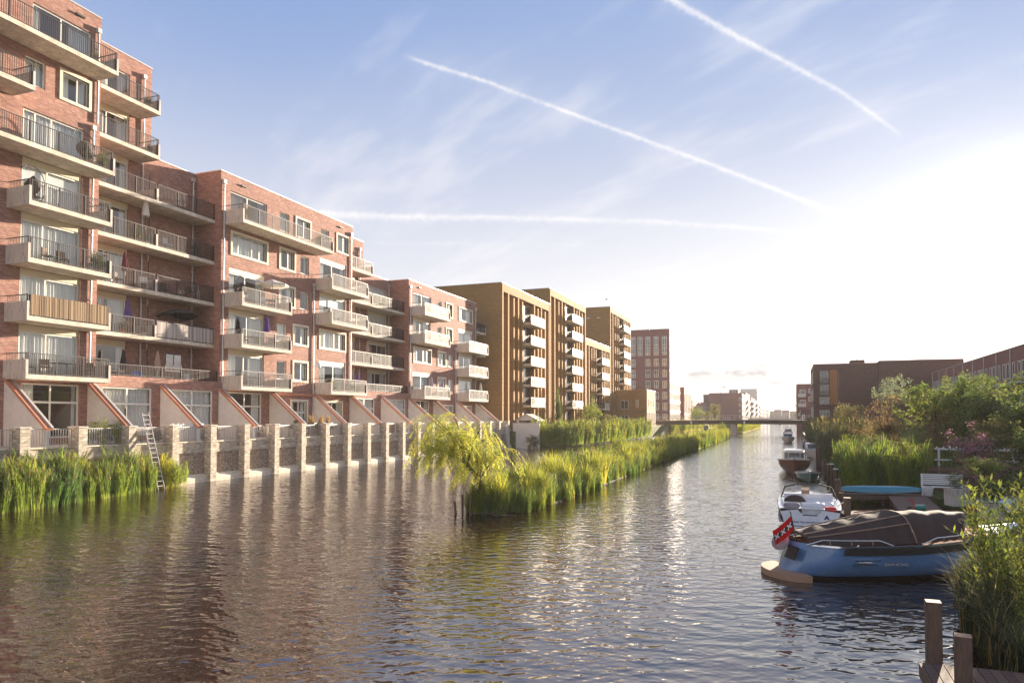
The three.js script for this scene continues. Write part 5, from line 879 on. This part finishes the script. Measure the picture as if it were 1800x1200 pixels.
post('post with white cap left of the reed hedge, nearer one', 2.3, 44.2, 1.2, .11, true, 0, MAT.white); post('post with white cap left of the reed hedge, farther one', 2.25, 47, 1.3, .11, true, 0, MAT.white); post('dark post beside the rowing boat', 2.2, 50.5, 1.1, .11, true); post('dark post between launch and reeds', 2.2, 55, 1.1, .11, true); post('mooring post past the brown launch', 2.2, 66, 1.6, .13, true); post('far mooring post near the half hidden white boat', 2.3, 74, 1.9, .13, true);
{ // timber edge of the bank
  const t = thing('timber_edge', 'low dark timber planking holding the right bank', 'wall', [2.5, 0, -42]); for (let k = 0; k < 60; k++) part('board', new Geo().bx(-.03, .03, -.6, .34 + .05 * Math.sin(k * 7), -k * -1.5, k * 1.5 + 1.46), plankMats[k % 3], t);
}
{ // rope
  const pts = []; for (let k = 0; k <= 14; k++) { const u = k / 14; pts.push([lerp(1.0, 1.9, u), lerp(.75, 1.1, u) - .25 * Math.sin(u * Math.PI), lerp(-31, -29.4, u)]); } tag(struct('mooring_rope', new Geo().tube(pts, .02, 5), BM.cream, 'thing'), 'pale rope from the white speedboat to its mooring post', 'rope');
  const q = []; for (let k = 0; k <= 24; k++) { const u = k / 24; q.push([lerp(2.2, 5.9, u), .5 + .02 * Math.sin(u * 20), -(30.5 + 1.5 * u + .18 * Math.sin(u * 9))]); } tag(struct('hose', new Geo().tube(q, .022, 5), std({ color: lin(.42, .10, .08), roughness: .7 }), 'thing'), 'red hose lying along the finger jetty', 'hose');
}
{
  const k = thing('kayak', 'turquoise kayak lying upside down on the back jetty', 'kayak', [2.0, .56, -37.6], 14 * RAD), g = new Geo(); loft(g, (u, v) => { const a = v * Math.PI, w = .36 * Math.pow(Math.sin(Math.PI * clamp(u, .012, .988)), .6); return [u * 3.9, .05 + .32 * Math.pow(Math.sin(Math.PI * clamp(u, .012, .988)), .35) * Math.sin(a) + .03 * Math.cos(u * 6.28), -w * Math.cos(a)]; }, 36, 18, true); part('shell', g, gloss(.03, .22, .32), k); part('rim', new Geo().bx(.1, 3.8, .0, .05, -.02, .02), BM.rubber, k);
}
{
  const b = thing('garden_bench', 'white slatted garden bench behind the side jetty', 'bench', [6.5, .46, -38.6], -.1), slat = new Geo().bx(-.85, .85, 0, .055, -.015, .015).make();
  for (let k = 0; k < 6; k++) { const m = part('back_slat', slat, MAT.white, b); m.position.set(0, .5 + .085 * k, -.28 - .02 * k); } for (let k = 0; k < 4; k++) { const m = part('seat_slat', slat, MAT.white, b); m.position.set(0, .42, -.22 + .14 * k); m.rotation.x = Math.PI / 2; }
  for (const x of [-.8, .8]) for (const z of [-.25, .25]) part('leg', new Geo().bx(x - .03, x + .03, 0, z < 0 ? 1.0 : .44, -z - .03, -z + .03), MAT.white, b);
}
{
  const f = thing('slat_fence', 'dark horizontal slat fence left of the white bench', 'fence', [5.9, .4, -41.2], -.15); for (let k = 0; k < 12; k++) part('slat', new Geo().bx(-.1, 3.2, .1 + k * .1, .185 + k * .1, -.012, .012), plankMats[k % 3], f); for (const x of [0, 1.55, 3.1]) part('post', new Geo().bx(x - .05, x + .05, 0, 1.4, .014, .1), MAT.wood, f);
  const p = thing('pergola', 'low white timber pergola behind the bench', 'pergola', [7.2, .4, -43.5], -.2); for (const x of [0, 3.2]) part('upright', new Geo().bx(x - .05, x + .05, 0, 2.0, -.05, .05), MAT.white, p); part('rail', new Geo().bx(-.2, 3.4, 2.0, 2.1, -.05, .05), MAT.white, p); part('rail', new Geo().bx(-.2, 3.4, 1.45, 1.52, -.04, .04), MAT.white, p); for (let k = 0; k < 12; k++) part('rafter', new Geo().bx(-.1 + .29 * k, -.05 + .29 * k, 2.1, 2.16, -.5, .5), MAT.white, p);
}
function planter(label, pos, w, h, mat, plant, s, pot) {
  const t = thing(pot ? 'flower_pot' : 'planter', label, pot ? 'pot' : 'planter', pos, .3), g = new Geo(); if (pot) g.add(new THREE.LatheGeometry([[0, 0], [w * .36, 0], [w * .48, h * .85], [w * .54, h * .86], [w * .54, h], [w * .46, h], [w * .44, h * .9], [0, h * .9]].map((q) => new THREE.Vector2(...q)), 18)); else { g.bx(-w / 2, w / 2, 0, h * .94, -w / 2, w / 2).bx(-w / 2 - .02, w / 2 + .02, h * .94, h, -w / 2 - .02, w / 2 + .02); }
  part('container', g, mat, t); part('soil', new Geo().bx(-w * .3, w * .3, h * .9, h + .004, -w * .3, w * .3), soil, t); if (plant) { const c = part('foliage', plant.geo, MAT.leaf, t); c.position.y = h + s * .75; c.scale.set(s, s, s); } return t;
}
const terra = std({ map: noiseTex([.72, .42, .30], [[5, .1], [40, .08]], .8, 51), roughness: .9 });
planter('large grey box planter with pale grasses by the side jetty', [6.35, .47, -34.6], .68, .72, MAT.concretePanel, cr.silver, .42); planter('grey box planter with a dark shrub at the end of the finger jetty', [6.55, .47, -30.1], .6, .6, MAT.concretePanel, cr.dark, .5); planter('terracotta pot with red flowers beside the grey planter', [6.1, .47, -30.6], .42, .46, terra, cr.rust, .34, true); planter('white round pot under the white bench', [5.9, .47, -38.4], .46, .42, MAT.white, null, 0, true);
{ const b = thing('paddle_board', 'pale blue paddle board leaning in the plants behind the planters', 'board', [7.6, .75, -33.2], -.2), g = new Geo(); g.add(new THREE.SphereGeometry(1, 28, 12), M4(0, 0, 0, .9, 0, .12, 1.15, .06, .38)); part('deck', g, gloss(.55, .66, .78), b); part('fin', new Geo().bx(.7, .9, -.12, -.02, .0, .02), BM.rubber, b); }
{ const p = thing('water_pump', 'small green and red pump on the finger jetty', 'pump', [4.6, .47, -31.8], .4); part('motor', new Geo().bar([-.16, .16, 0], [.16, .16, 0], .12, 12), gloss(.03, .22, .16), p); part('handle', new Geo().tube([[-.2, .1, 0], [-.3, .45, 0], [-.45, .5, 0]], .02, 6), BM.red, p); part('frame', new Geo().bx(-.25, .25, 0, .05, -.13, .13), BM.rubber, p); part('wheel', new Geo().bar([-.4, .1, -.05], [-.4, .1, .05], .1, 12), BM.rubber, p); }

// ---------- things on terraces and balconies ----------
function makeChair(mat, name, label, pos, turn, group) {
  const t = thing(name, label, 'chair', pos, turn, group), s = .22; part('seat', new Geo().bx(-s, s, .42, .46, -s, s), mat, t); part('backrest', new Geo().bx(-s, s, .58, .9, s - .03, s).bx(-s, s, .48, .54, s - .03, s), mat, t);
  for (const [x, z, h] of [[-s, -s, .42], [s, -s, .42], [-s, s, .9], [s, s, .9]]) part('leg', new Geo().bx(x - .018, x + .018, 0, h, z - .018, z + .018), mat, t); return t;
}
function makeTable(mat, label, pos, turn, w = 1.2, name = 'balcony_table') { const t = thing(name, label, 'table', pos, turn); part('table_top', new Geo().bx(-w / 2, w / 2, .7, .74, -.38, .38), mat, t); for (const x of [-w / 2 + .06, w / 2 - .06]) for (const z of [-.32, .32]) part('leg', new Geo().bx(x - .02, x + .02, 0, .7, z - .02, z + .02), mat, t); return t; }
function closedParasol(mat, label, pos, h = 2.3, lean = 0) { const t = thing('closed_parasol', label, 'parasol', pos); part('pole', new Geo().bar([0, 0, 0], [0, h, 0], .02, 6), MAT.steel, t); const g = new Geo(); loft(g, (u, v) => { const a = v * 6.2832, r = (.03 + .17 * Math.pow(u, .8)) * (1 + .28 * Math.sin(a * 6)) * (u > .93 ? 1 - (u - .93) * 4 : 1); return [Math.cos(a) * r, h - .02 - u * 1.25, Math.sin(a) * r]; }, 12, 36, false); part('folded_cloth', g, mat, t); part('base', new Geo().bar([0, 0, 0], [0, .08, 0], .24, 12), MAT.concretePanel, t); t.rotation.z = lean; return t; }
function openParasol(mat, label, pos, r = 1.3, h = 2.35, tilt = 0) { const t = thing('open_parasol', label, 'parasol', pos); part('pole', new Geo().bar([0, 0, 0], [0, h, 0], .022, 6), MAT.wood, t); const g = new Geo(); for (let k = 0; k < 8; k++) { const a = k / 8 * 6.2832, b = (k + 1) / 8 * 6.2832; g.tri([0, h, 0], [Math.cos(b) * r, h - .42, Math.sin(b) * r], [Math.cos(a) * r, h - .42, Math.sin(a) * r]); g.quad([Math.cos(a) * r, h - .42, Math.sin(a) * r], [Math.cos(b) * r, h - .42, Math.sin(b) * r], [Math.cos(b) * r, h - .56, Math.sin(b) * r], [Math.cos(a) * r, h - .56, Math.sin(a) * r]); } part('canopy', g, mat, t); const rb = new Geo(); for (let k = 0; k < 8; k++) { const a = k / 8 * 6.2832; rb.bar([0, h - .02, 0], [Math.cos(a) * r, h - .44, Math.sin(a) * r], .009, 4); } part('ribs', rb, MAT.wood, t); t.rotation.z = tilt; return t; }
const PM = { plum: new THREE.MeshPhysicalMaterial({ color: lin(.15, .045, .06), roughness: .95, side: 2 }), violet: new THREE.MeshPhysicalMaterial({ color: lin(.13, .085, .30), roughness: .95, side: 2 }), char: new THREE.MeshPhysicalMaterial({ color: lin(.04, .038, .045), roughness: .95, side: 2 }), ivory: new THREE.MeshPhysicalMaterial({ color: lin(.74, .7, .62), roughness: .95, side: 2, transmission: .2, thickness: 0 }), lilac: new THREE.MeshPhysicalMaterial({ color: lin(.42, .36, .44), roughness: .95, side: 2 }), sand: new THREE.MeshPhysicalMaterial({ color: lin(.5, .36, .28), roughness: .95, side: 2 }), rattan: std({ color: lin(.12, .075, .05), roughness: .8 }), cane: std({ color: lin(.30, .17, .10), roughness: .8 }), toyBlue: std({ color: lin(.02, .16, .55), roughness: .4 }), toyGreen: std({ color: lin(.10, .42, .05), roughness: .4 }), orange: std({ color: lin(.6, .12, .02), roughness: .5 }) };
const XBm = -37.2, XRm = -39.5;   // middle of the projecting and of the set-back balconies
closedParasol(PM.plum, 'closed wine red parasol on the third set back balcony from the ground', [XRm + .3, FL[3], -34.0], 2.3, .04);
closedParasol(PM.violet, 'closed dark purple parasol on the second set back balcony from the ground', [XRm + .3, FL[2], -34.2], 2.3);
closedParasol(PM.sand, 'striped brown closed parasol on the lowest set back terrace', [XRm + .4, FL[1], -36.5], 2.2); closedParasol(PM.char, 'grey closed parasol on the lowest set back terrace', [XRm, FL[1], -34.2], 2.1);
openParasol(PM.char, 'open charcoal parasol tilted over the plank screened balcony', [XRm + .2, FL[2], -38.6], 1.35, 2.3, .16);
openParasol(PM.ivory, 'open ivory parasol on the middle block balcony', [XBm + .25, FL[3], -45.2], 1.2, 2.35);
closedParasol(PM.violet, 'closed violet parasol on the balcony below the ivory one', [XBm + .35, FL[2], -44.5], 2.5);
closedParasol(PM.sand, 'closed beige parasol on a set back balcony right of the middle block', [XRm + .3, FL[2], -62.2], 2.3); closedParasol(PM.violet, 'small closed blue parasol on the terrace right of the middle block', [XRm + .5, FL[1], -60.2], 2.2);
closedParasol(PM.lilac, 'left of two closed lilac parasols on the lower block', [XBm, FL[1], -72.2], 2.3); closedParasol(PM.lilac, 'right of two closed lilac parasols on the lower block', [XBm + .2, FL[1], -74.4], 2.3); closedParasol(PM.ivory, 'closed white parasol on the last balcony before the tan gable', [XBm, FL[1], -85.9], 2.3);
closedParasol(PM.ivory, 'tall thin closed cream parasol on the fourth set back balcony', [XRm + .6, FL[4], -35.2], 3.1);
// chairs, tables and plants: [kind, x, D, floor, turn, label]
const set = [
  ['chair', 'rattan', XBm - .2, 26.6, 1, 2.2, 'left brown cane chair on the lowest balcony at the left edge'], ['chair', 'cane', XBm + .1, 27.3, 1, 1.2, 'right brown cane chair on the lowest balcony at the left edge'], ['table', 'steel', XBm, 28.3, 1, 1.57, 'slim dark table on the lowest balcony at the left edge'], ['chair', 'rattan', XBm, 29.9, 1, .5, 'dark lounge chair at the right end of the lowest left balcony'],
  ['chair', 'rattan', XBm, 27.4, 3, 1.9, 'low dark seat on the third balcony at the left edge'], ['chair', 'rattan', XBm, 28.2, 3, 1.4, 'second low dark seat on the third balcony at the left edge'], ['chair', 'rattan', XBm, 26.6, 4, 1.9, 'woven chair on the fourth balcony at the left edge'],
  ['chair', 'white', XRm + .5, 35.2, 3, 1, 'white stool chair below the wine red parasol'], ['chair', 'white', XRm + .4, 37.2, 4, 1.8, 'white chair on the fourth set back balcony'], ['chair', 'rattan', XRm + .2, 33.6, 3, 2, 'dark chair beside the wine red parasol'], ['chair', 'rattan', XRm, 37.4, 3, 1.4, 'dark chair left of the tall sliding door on the third set back balcony'],
  ['table', 'steel', XRm, 33.4, 1, 1.57, 'dark table on the lowest set back terrace'], ['chair', 'rattan', XRm + .2, 36.9, 1, 1.5, 'barbecue dark chair on the lowest set back terrace'], ['chair', 'white', XRm, 39.6, 1, 1.5, 'pale chair at the right end of the lowest set back terrace'],
  ['chair', 'rattan', XBm, 42.3, 3, 2, 'dark chair left under the ivory parasol'], ['chair', 'white', XBm + .2, 44.2, 3, 1, 'white chair under the ivory parasol'], ['table', 'steel', XBm, 45.3, 3, 1.57, 'dark table under the ivory parasol'], ['chair', 'rattan', XBm + .1, 42.5, 2, 2, 'dark chair left of the violet parasol'], ['table', 'steel', XBm, 43.4, 2, 1.57, 'dark table beside the violet parasol'], ['chair', 'rattan', XBm, 45.6, 2, 1, 'dark chair right of the violet parasol'],
  ['chair', 'cane', XBm, 42.6, 1, 2, 'cane chair on the lowest left balcony of the middle block'], ['table', 'steel', XBm, 43.3, 1, 1.57, 'small dark table on the lowest left balcony of the middle block'], ['chair', 'rattan', XBm, 51.4, 5, 1, 'dark chair at the right end of the roof balcony'],
  ['chair', 'rattan', XBm, 54.2, 3, 1.5, 'dark seat on the upper right balcony of the middle block'], ['chair', 'white', XRm + .4, 64.0, 2, 1, 'white chair beside the beige parasol'], ['chair', 'cane', XRm + .4, 67.4, 4, 1, 'wooden chair on the upper set back balcony near the lower block'], ['chair', 'rattan', XBm, 84.6, 1, 1, 'dark chair on the last balcony before the tan gable'], ['table', 'white', XBm, 83.6, 1, 1.57, 'white table on the last balcony before the tan gable'], ['chair', 'rattan', XBm, 82.4, 3, 1, 'dark chair on the top right balcony of the lower block'], ['table', 'cane', XBm, 70.6, 4, 1.57, 'wooden table on the top balcony of the lower block'],
];
const mats = { rattan: PM.rattan, cane: PM.cane, steel: MAT.steel, white: MAT.white };
for (const [k, m, x, d, f, turn, label] of set) { const y = FL[f] + (f === 1 && x < -39 ? -.05 : .003); if (k === 'chair') makeChair(mats[m], 'balcony_chair', label, [x, y, -d], turn, 'chairs on the balconies'); else makeTable(mats[m], label, [x, y, -d], turn); }
const potMats = [MAT.black, terra, MAT.concretePanel];
[[XB - .35, 30.1, 5, .38, 'fresh', 'green plants at the right end of the balcony with the hanging seat'], [XB - .35, 29.3, 5, .3, 'broad', 'second planter on the balcony with the hanging seat'], [XB - .5, 29.7, 7, .3, 'fresh', 'small plant on the topmost balcony'], [XB - .4, 30.0, 3, .5, 'dark', 'dark bushy plant at the right end of the third left balcony'],
  [XRB - .4, 35.3, 7, .3, 'dark', 'dark potted plant on the highest set back balcony'], [XRB - .4, 33.6, 7, .25, 'rust', 'trailing plant on the highest set back balcony'], [XRB - .4, 35.5, 6, .22, 'dark', 'hanging planter on the second highest set back balcony'], [XRB - .45, 34.5, 4, .45, 'fresh', 'tall yellow green plant beside the thin cream parasol'], [XRB - .4, 35.4, 4, .28, 'fresh', 'low plant right of the thin cream parasol'], [XRB - .4, 39.6, 4, .5, 'olive', 'bushy plant at the right end of the fourth set back balcony'],
  [XRB - .35, 33.6, 2, .3, 'fresh', 'low green plant below the dark purple parasol'], [XRB - .4, 35.3, 2, .3, 'rust', 'brown plant left of the plank screen'], [XRB - .5, 36.4, 2, .42, 'fresh', 'leafy plant beside the charcoal parasol'], [XRB - .4, 39, 3, .4, 'olive', 'olive plant on the third set back balcony'],
  [XB - .4, 43.4, 2, .25, 'fresh', 'small green plant under the violet parasol'], [XB - .35, 46.4, 2, .32, 'fresh', 'yellow flowers at the right end of the balcony with the violet parasol'], [XB - .5, 42.1, 5, .65, 'rust', 'airy little tree at the left end of the roof balcony'], [XB - .5, 50.9, 5, .7, 'rust', 'airy little tree at the right end of the roof balcony'],
  [XB - .4, 53.0, 1, .42, 'fresh', 'large green plant on the planted lower balcony of the middle block'], [XB - .35, 54.6, 1, .35, 'dark', 'dark plant on the planted lower balcony'], [XB - .35, 55.6, 1, .36, 'olive', 'olive plant on the planted lower balcony'], [XB - .35, 56.5, 1, .34, 'fresh', 'bright plant at the right end of the planted lower balcony'], [XRB - .4, 64.2, 4, .5, 'fresh', 'yellow green plant on the upper set back balcony near the lower block'], [XB - .4, 85.6, 2, .35, 'fresh', 'yellow plant on the second balcony before the tan gable']]
  .forEach(([x, d, f, s, c, label], k) => { const t = planter(label, [x, FL[f] + .003, -d], .3, .3, potMats[k % 3], cr[c], s, true); t.name = numbered('potted_plant'); t.userData.category = 'plant'; t.userData.group = 'potted plants on the balconies'; });
{ // hanging egg seats
  const mk = (label, pos) => { const t = thing('hanging_seat', label, 'chair', pos), g = new Geo(), pts = []; for (let k = 0; k <= 16; k++) { const a = lerp(-1.2, 2.5, k / 16); pts.push([0, 1.05 + Math.sin(a) * 1.0, -Math.cos(a) * .75 + .1]); } g.tube(pts, .025, 6); part('stand', g, MAT.steel, t); const b = new Geo(); loft(b, (u, v) => { const a = v * Math.PI * 1.1 - .4, r = .42 * Math.sin(Math.PI * clamp(u, .05, .98)); return [r * Math.cos(a), .45 + u * 1.1, r * Math.sin(a)]; }, 10, 14, false); part('basket', b, new THREE.MeshPhysicalMaterial({ color: lin(.07, .05, .04), roughness: .8, side: 2 }), t); };
  mk('hanging egg seat on the fifth balcony at the left edge', [XBm, FL[5], -29.4]); mk('curved hanging seat stand on the fourth balcony at the left edge', [XBm, FL[4], -26.5]); mk('white hanging seat at the left end of the balcony with the ivory parasol', [XBm, FL[3], -42.1]);
}
{ // play slide and windscreens on the lowest set back terrace
  const t = thing('toy_car', 'blue and green plastic toy on the lowest set back terrace', 'toy', [XF - .7, FL[1] - .05, -34.6], .5); part('body', new Geo().add(new THREE.SphereGeometry(1, 14, 10), M4(0, .5, 0, 0, 0, 0, .4, .3, .45)), PM.toyBlue, t); part('front', new Geo().add(new THREE.SphereGeometry(1, 12, 8), M4(.1, .35, -.5, 0, 0, 0, .3, .25, .3)), PM.toyGreen, t);
  const w = thing('wind_screen', 'glass wind screen with black dots on the lowest set back terrace', 'screen', [XF - .5, FL[1], -38]); part('pane', new Geo().bx(-.01, .01, .9, 2.0, -1.3, 0), MAT.glass, w); part('frame', new Geo().bx(-.02, .02, 1.98, 2.04, -1.3, 0).bx(-.02, .02, .86, .92, -1.3, 0).bx(-.02, .02, 0, 2.04, -1.34, -1.3).bx(-.02, .02, 0, 2.04, 0, .04).bx(-.02, .02, .92, 1.98, -.66, -.62), MAT.steel, w);
  const s = thing('step_ladder', 'small white step ladder on the third set back balcony', 'ladder', [XRB - .4, FL[3], -39.6], .4); part('rails', new Geo().tube([[-.2, 0, .2], [-.2, 1.0, 0], [.2, 1.0, 0], [.2, 0, .2]], .018, 6).tube([[-.2, 0, -.25], [-.2, 1, 0]], .015, 5).tube([[.2, 0, -.25], [.2, 1, 0]], .015, 5), MAT.white, s); part('step', new Geo().bx(-.2, .2, .4, .43, -.2, -.05), MAT.white, s);
  const d = thing('satellite_dish', 'pale satellite dish on the wall right of the balcony with yellow plants', 'dish', [XF + .35, 8.5, -52.0], 1.2); part('bowl', new Geo().add(new THREE.SphereGeometry(.36, 18, 8, 0, 6.2832, 0, .9), M4(0, 0, .0, 1.4)), MAT.white, d); part('arm', new Geo().bar([0, 0, .1], [-.3, -.1, -.2], .02, 5), MAT.steel, d);
}
// ladders
function ladder(label, a, b, w, mat, rungs) { const t = thing('ladder', label, 'ladder', [0, 0, 0]), A = V(...a), B = V(...b), s = V(0, 0, 1).multiplyScalar(w / 2), at = (u, k) => V().lerpVectors(A, B, u).addScaledVector(s, k).toArray(); for (const k of [-1, 1]) part('rail', new Geo().bar(at(0, k), at(1, k), .035, 4), mat, t); for (let q = 0; q < rungs; q++) part('rung', new Geo().bar(at((q + .5) / rungs, -1), at((q + .5) / rungs, 1), .02, 5), mat, t); t.userData.label = label; return t; }
ladder('tall aluminium ladder leaning from the water on the canal wall among the reeds', [-33.35, -.2, -31.6], [-34.62, 4.35, -31.5], .46, MAT.zinc, 17); ladder('white ladder hanging down the far end of the canal wall', [-34.15, -.2, -88.2], [-34.5, 3.2, -88.0], .5, MAT.white, 10);
// terrace furniture behind the canal wall
{
  const y = GROUND + .003, X = -36.0;
  const bush = (label, x, d, c, s) => treeOf('terrace_shrub', label, 'plant', [x, y, -d], 0, cr[c], s * .9, [s, s, s], { trunk: .03, seed: Math.round(d * 10), group: 'plants on the terraces' });
  bush('yellow green shrub behind the railing of the leftmost terrace', -35.6, 29.3, 'fresh', .8); bush('tall yellow shrub between the second and third canal piers', -35.5, 30.2, 'fresh', .7); bush('small yellow plant under the second railing', -35.4, 31.4, 'fresh', .4); bush('dark potted bush on the terrace table behind the ladder', -35.6, 33.2, 'dark', .45); bush('dry shrub beside the white picket fence', -35.8, 36.2, 'rust', .6); bush('reddish plant on the terrace behind the fifth railing', -35.6, 37.9, 'rust', .62); bush('round shrub left of the white garden wall', -36, 86.5, 'olive', .9); bush('small green shrub on the far end terrace', -35.6, 80, 'fresh', .5);
  for (const [d, k] of [[48.3, 0], [49.5, 1], [50.5, 2]]) { const t = planter(['left', 'middle', 'right'][k] + ' one of three dark tubs with dry golden grass on the terrace', [-35.5, y + .55, -d], .6, .5, MAT.black, null, 0), g = part('dry_grass', sedgeClump(70 + k, 70, .75, [.42, .28, .12]), MAT.leaf, t); g.position.y = .48; }
  planter('wooden trough with small plants beside the golden grass tubs', [-35.5, y + .6, -46.3], .8, .35, MAT.wood, cr.fresh, .25);
  makeChair(MAT.white, 'shell_chair', 'white shell chair behind the second terrace railing', [-35.6, y, -30.0], 2.4); makeChair(PM.toyBlue, 'deck_chair', 'blue chair behind the leftmost terrace shrub', [-36.3, y, -29.4], 2.0); makeTable(PM.rattan, 'dark terrace table behind the third railing', [-35.7, y, -32.6], 1.57, 1.3, 'terrace_table'); makeChair(PM.rattan, 'terrace_chair', 'dark chair at the terrace table behind the third railing', [-35.8, y, -31.9], 1.2);
  makeTable(PM.rattan, 'long dark terrace table left of the golden grass', [-35.8, y, -44.6], 1.57, 1.8, 'terrace_table'); makeTable(MAT.white, 'pale terrace bench table below the lower block', [-35.7, y, -63], 1.57, 1.6, 'terrace_table');
  const b = thing('stove_pipe', 'black garden stove with a tall pipe on the second terrace', 'stove', [-36.6, y, -31.9]); part('body', new Geo().bar([0, 0, 0], [0, .7, 0], .22, 12), MAT.black, b); part('chimney', new Geo().bar([0, .7, 0], [0, 2.0, 0], .07, 8), MAT.black, b);
  const f = thing('picket_fence', 'white picket fence standing on the terrace behind the ladder', 'fence', [-35.25, y, -33.9], 0); for (let k = 0; k < 14; k++) part('picket', new Geo().bx(-.015, .015, .05, 1.05 + .05 * (k % 2), k * .2, k * .2 + .1), MAT.white, f); for (const h of [.3, .8]) part('rail', new Geo().bx(-.04, -.017, h, h + .07, -.05, 2.75), MAT.white, f);
  const w = thing('wood_stack', 'stack of firewood behind the railing below the golden grass', 'firewood', [-35.4, y, -48.2], 0); const r = rng(9); for (let q = 0; q < 4; q++) for (let k = 0; k < 14; k++) { const rr = .055 + .03 * r(); part('log', new Geo().bar([-.2, .1 + q * .14, -k * .16 - .08 * (q % 2)], [.2, .1 + q * .14, -k * .16 - .08 * (q % 2)], rr, 7), k % 3 ? BM.teak : MAT.wood, w); }
  const c = thing('fence_panel', 'brown plank privacy panel behind the canal wall railing', 'fence', [-35.3, y, -58.5]); for (let k = 0; k < 14; k++) part('plank', new Geo().bx(-.02, .02, 0, .95, k * .17 + .01, k * .17 + .16), k % 2 ? BM.teak : MAT.cap, c);
}
{ // end of the terraces: white wall and shed
  const w = thing('garden_wall', 'plain white garden wall at the end of the canal wall', 'wall', [-32.6, 0, -90.7]); part('face', new Geo().bx(-2.0, 1.7, -.5, 3.3, 0, .25), MAT.plaster, w); part('coping', new Geo().bx(-2.05, 1.75, 3.3, 3.37, -.04, .29), MAT.concretePanel, w);
  const s = thing('garden_shed', 'small garden shed with grey roof above the white wall', 'shed', [-34.4, 2.2, -95.5]), p = [[-1.5, 0], [1.5, 0], [1.5, 1.5], [0, 2.25], [-1.5, 1.5]]; part('walls', new Geo().prismZ(p, -2.6, 0), MAT.white, s); part('gable_door', new Geo().bx(-1.1, 1.1, .2, 1.45, -.04, -.005), MAT.wood, s); for (const k of [-1, 1]) { const g = new Geo(), q = (x, y, z) => [k * x, y, z]; g.prismZ(k > 0 ? [[0, 2.27], [1.75, 1.4], [1.75, 1.5], [0, 2.37]] : [[0, 2.27], [0, 2.37], [-1.75, 1.5], [-1.75, 1.4]], -2.8, .25); part('roof_slope', g, MAT.zinc, s); } for (const z of [-.7, -1.8]) part('side_window', new Geo().bx(1.503, 1.52, .7, 1.2, -z - .2, -z + .2), MAT.glassFar, s);
  const f = thing('post_fence', 'low white rail fence on the bank before the tan flats', 'fence', [-33.2, 2.2, -97]); for (let k = 0; k < 14; k++) part('post', new Geo().bx(-.05, .05, -.2, .9, k * 2.2, k * 2.2 + .1), MAT.white, f); part('rail', new Geo().bx(-.03, .03, .75, .85, 0, 28.7), MAT.white, f); part('rail', new Geo().bx(-.03, .03, .35, .43, 0, 28.7), MAT.white, f);
}
// stakes in the water at the tip of the island
[[-13.15, 27.9, .55, -.12, 'leaning broken stake left of the willow'], [-12.95, 28.0, .85, 0, 'middle wooden stake left of the willow'], [-12.55, 27.9, .92, .02, 'straight wooden stake nearest the willow trunk']].forEach(([x, d, h, l, label]) => { const t = thing('water_stake', label, 'stake', [x, -.7, -d]); part('shaft', new Geo().bar([0, 0, 0], [l, h + .7, 0], .05, 7, .045), MAT.wood, t); part('top', new Geo().bar([l, h + .7, 0], [l, h + .703, 0], .043, 7), BM.teak, t); });
{ const t = thing('driftwood', 'fallen branches lying in the water at the tip of the island', 'branch', [-11.7, .05, -28]); for (const [a, b] of [[[0, 0, 0], [1.1, .45, .3]], [[.2, 0, .2], [1.3, .1, .5]], [[-.9, .03, .1], [.6, .08, .2]]]) part('branch', new Geo().bar(a, b, .035, 6, .012), barkMat, t); }

{ // a gull over the canal
  const b = thing('gull', 'single gull gliding in the sky above the tan flats', 'bird', [-36.1, 28.9, -150], .4), g = new Geo();
  loft(g, (u, v) => { const a = v * 6.2832, r = .075 * Math.sin(Math.PI * clamp(u, .02, .98)); return [lerp(-.28, .3, u), Math.cos(a) * r, Math.sin(a) * r * .9]; }, 10, 10, false);
  for (const s of [1, -1]) loft(g, (u, v) => [lerp(.1, .0, u) + (v - .5) * .2 * (1 - u * .75) - .12 * u * u, .04 + .16 * Math.sin(u * 2.2) * .8, s * u * .66], 10, 4, s < 0);
  part('body', g, std({ color: lin(.5, .5, .52), roughness: .9, side: THREE.DoubleSide }), b);
}
scene.fog = new THREE.FogExp2(new THREE.Color().setRGB(1, 0.95, 0.9), 0.0003);
renderer.render(scene, camera);
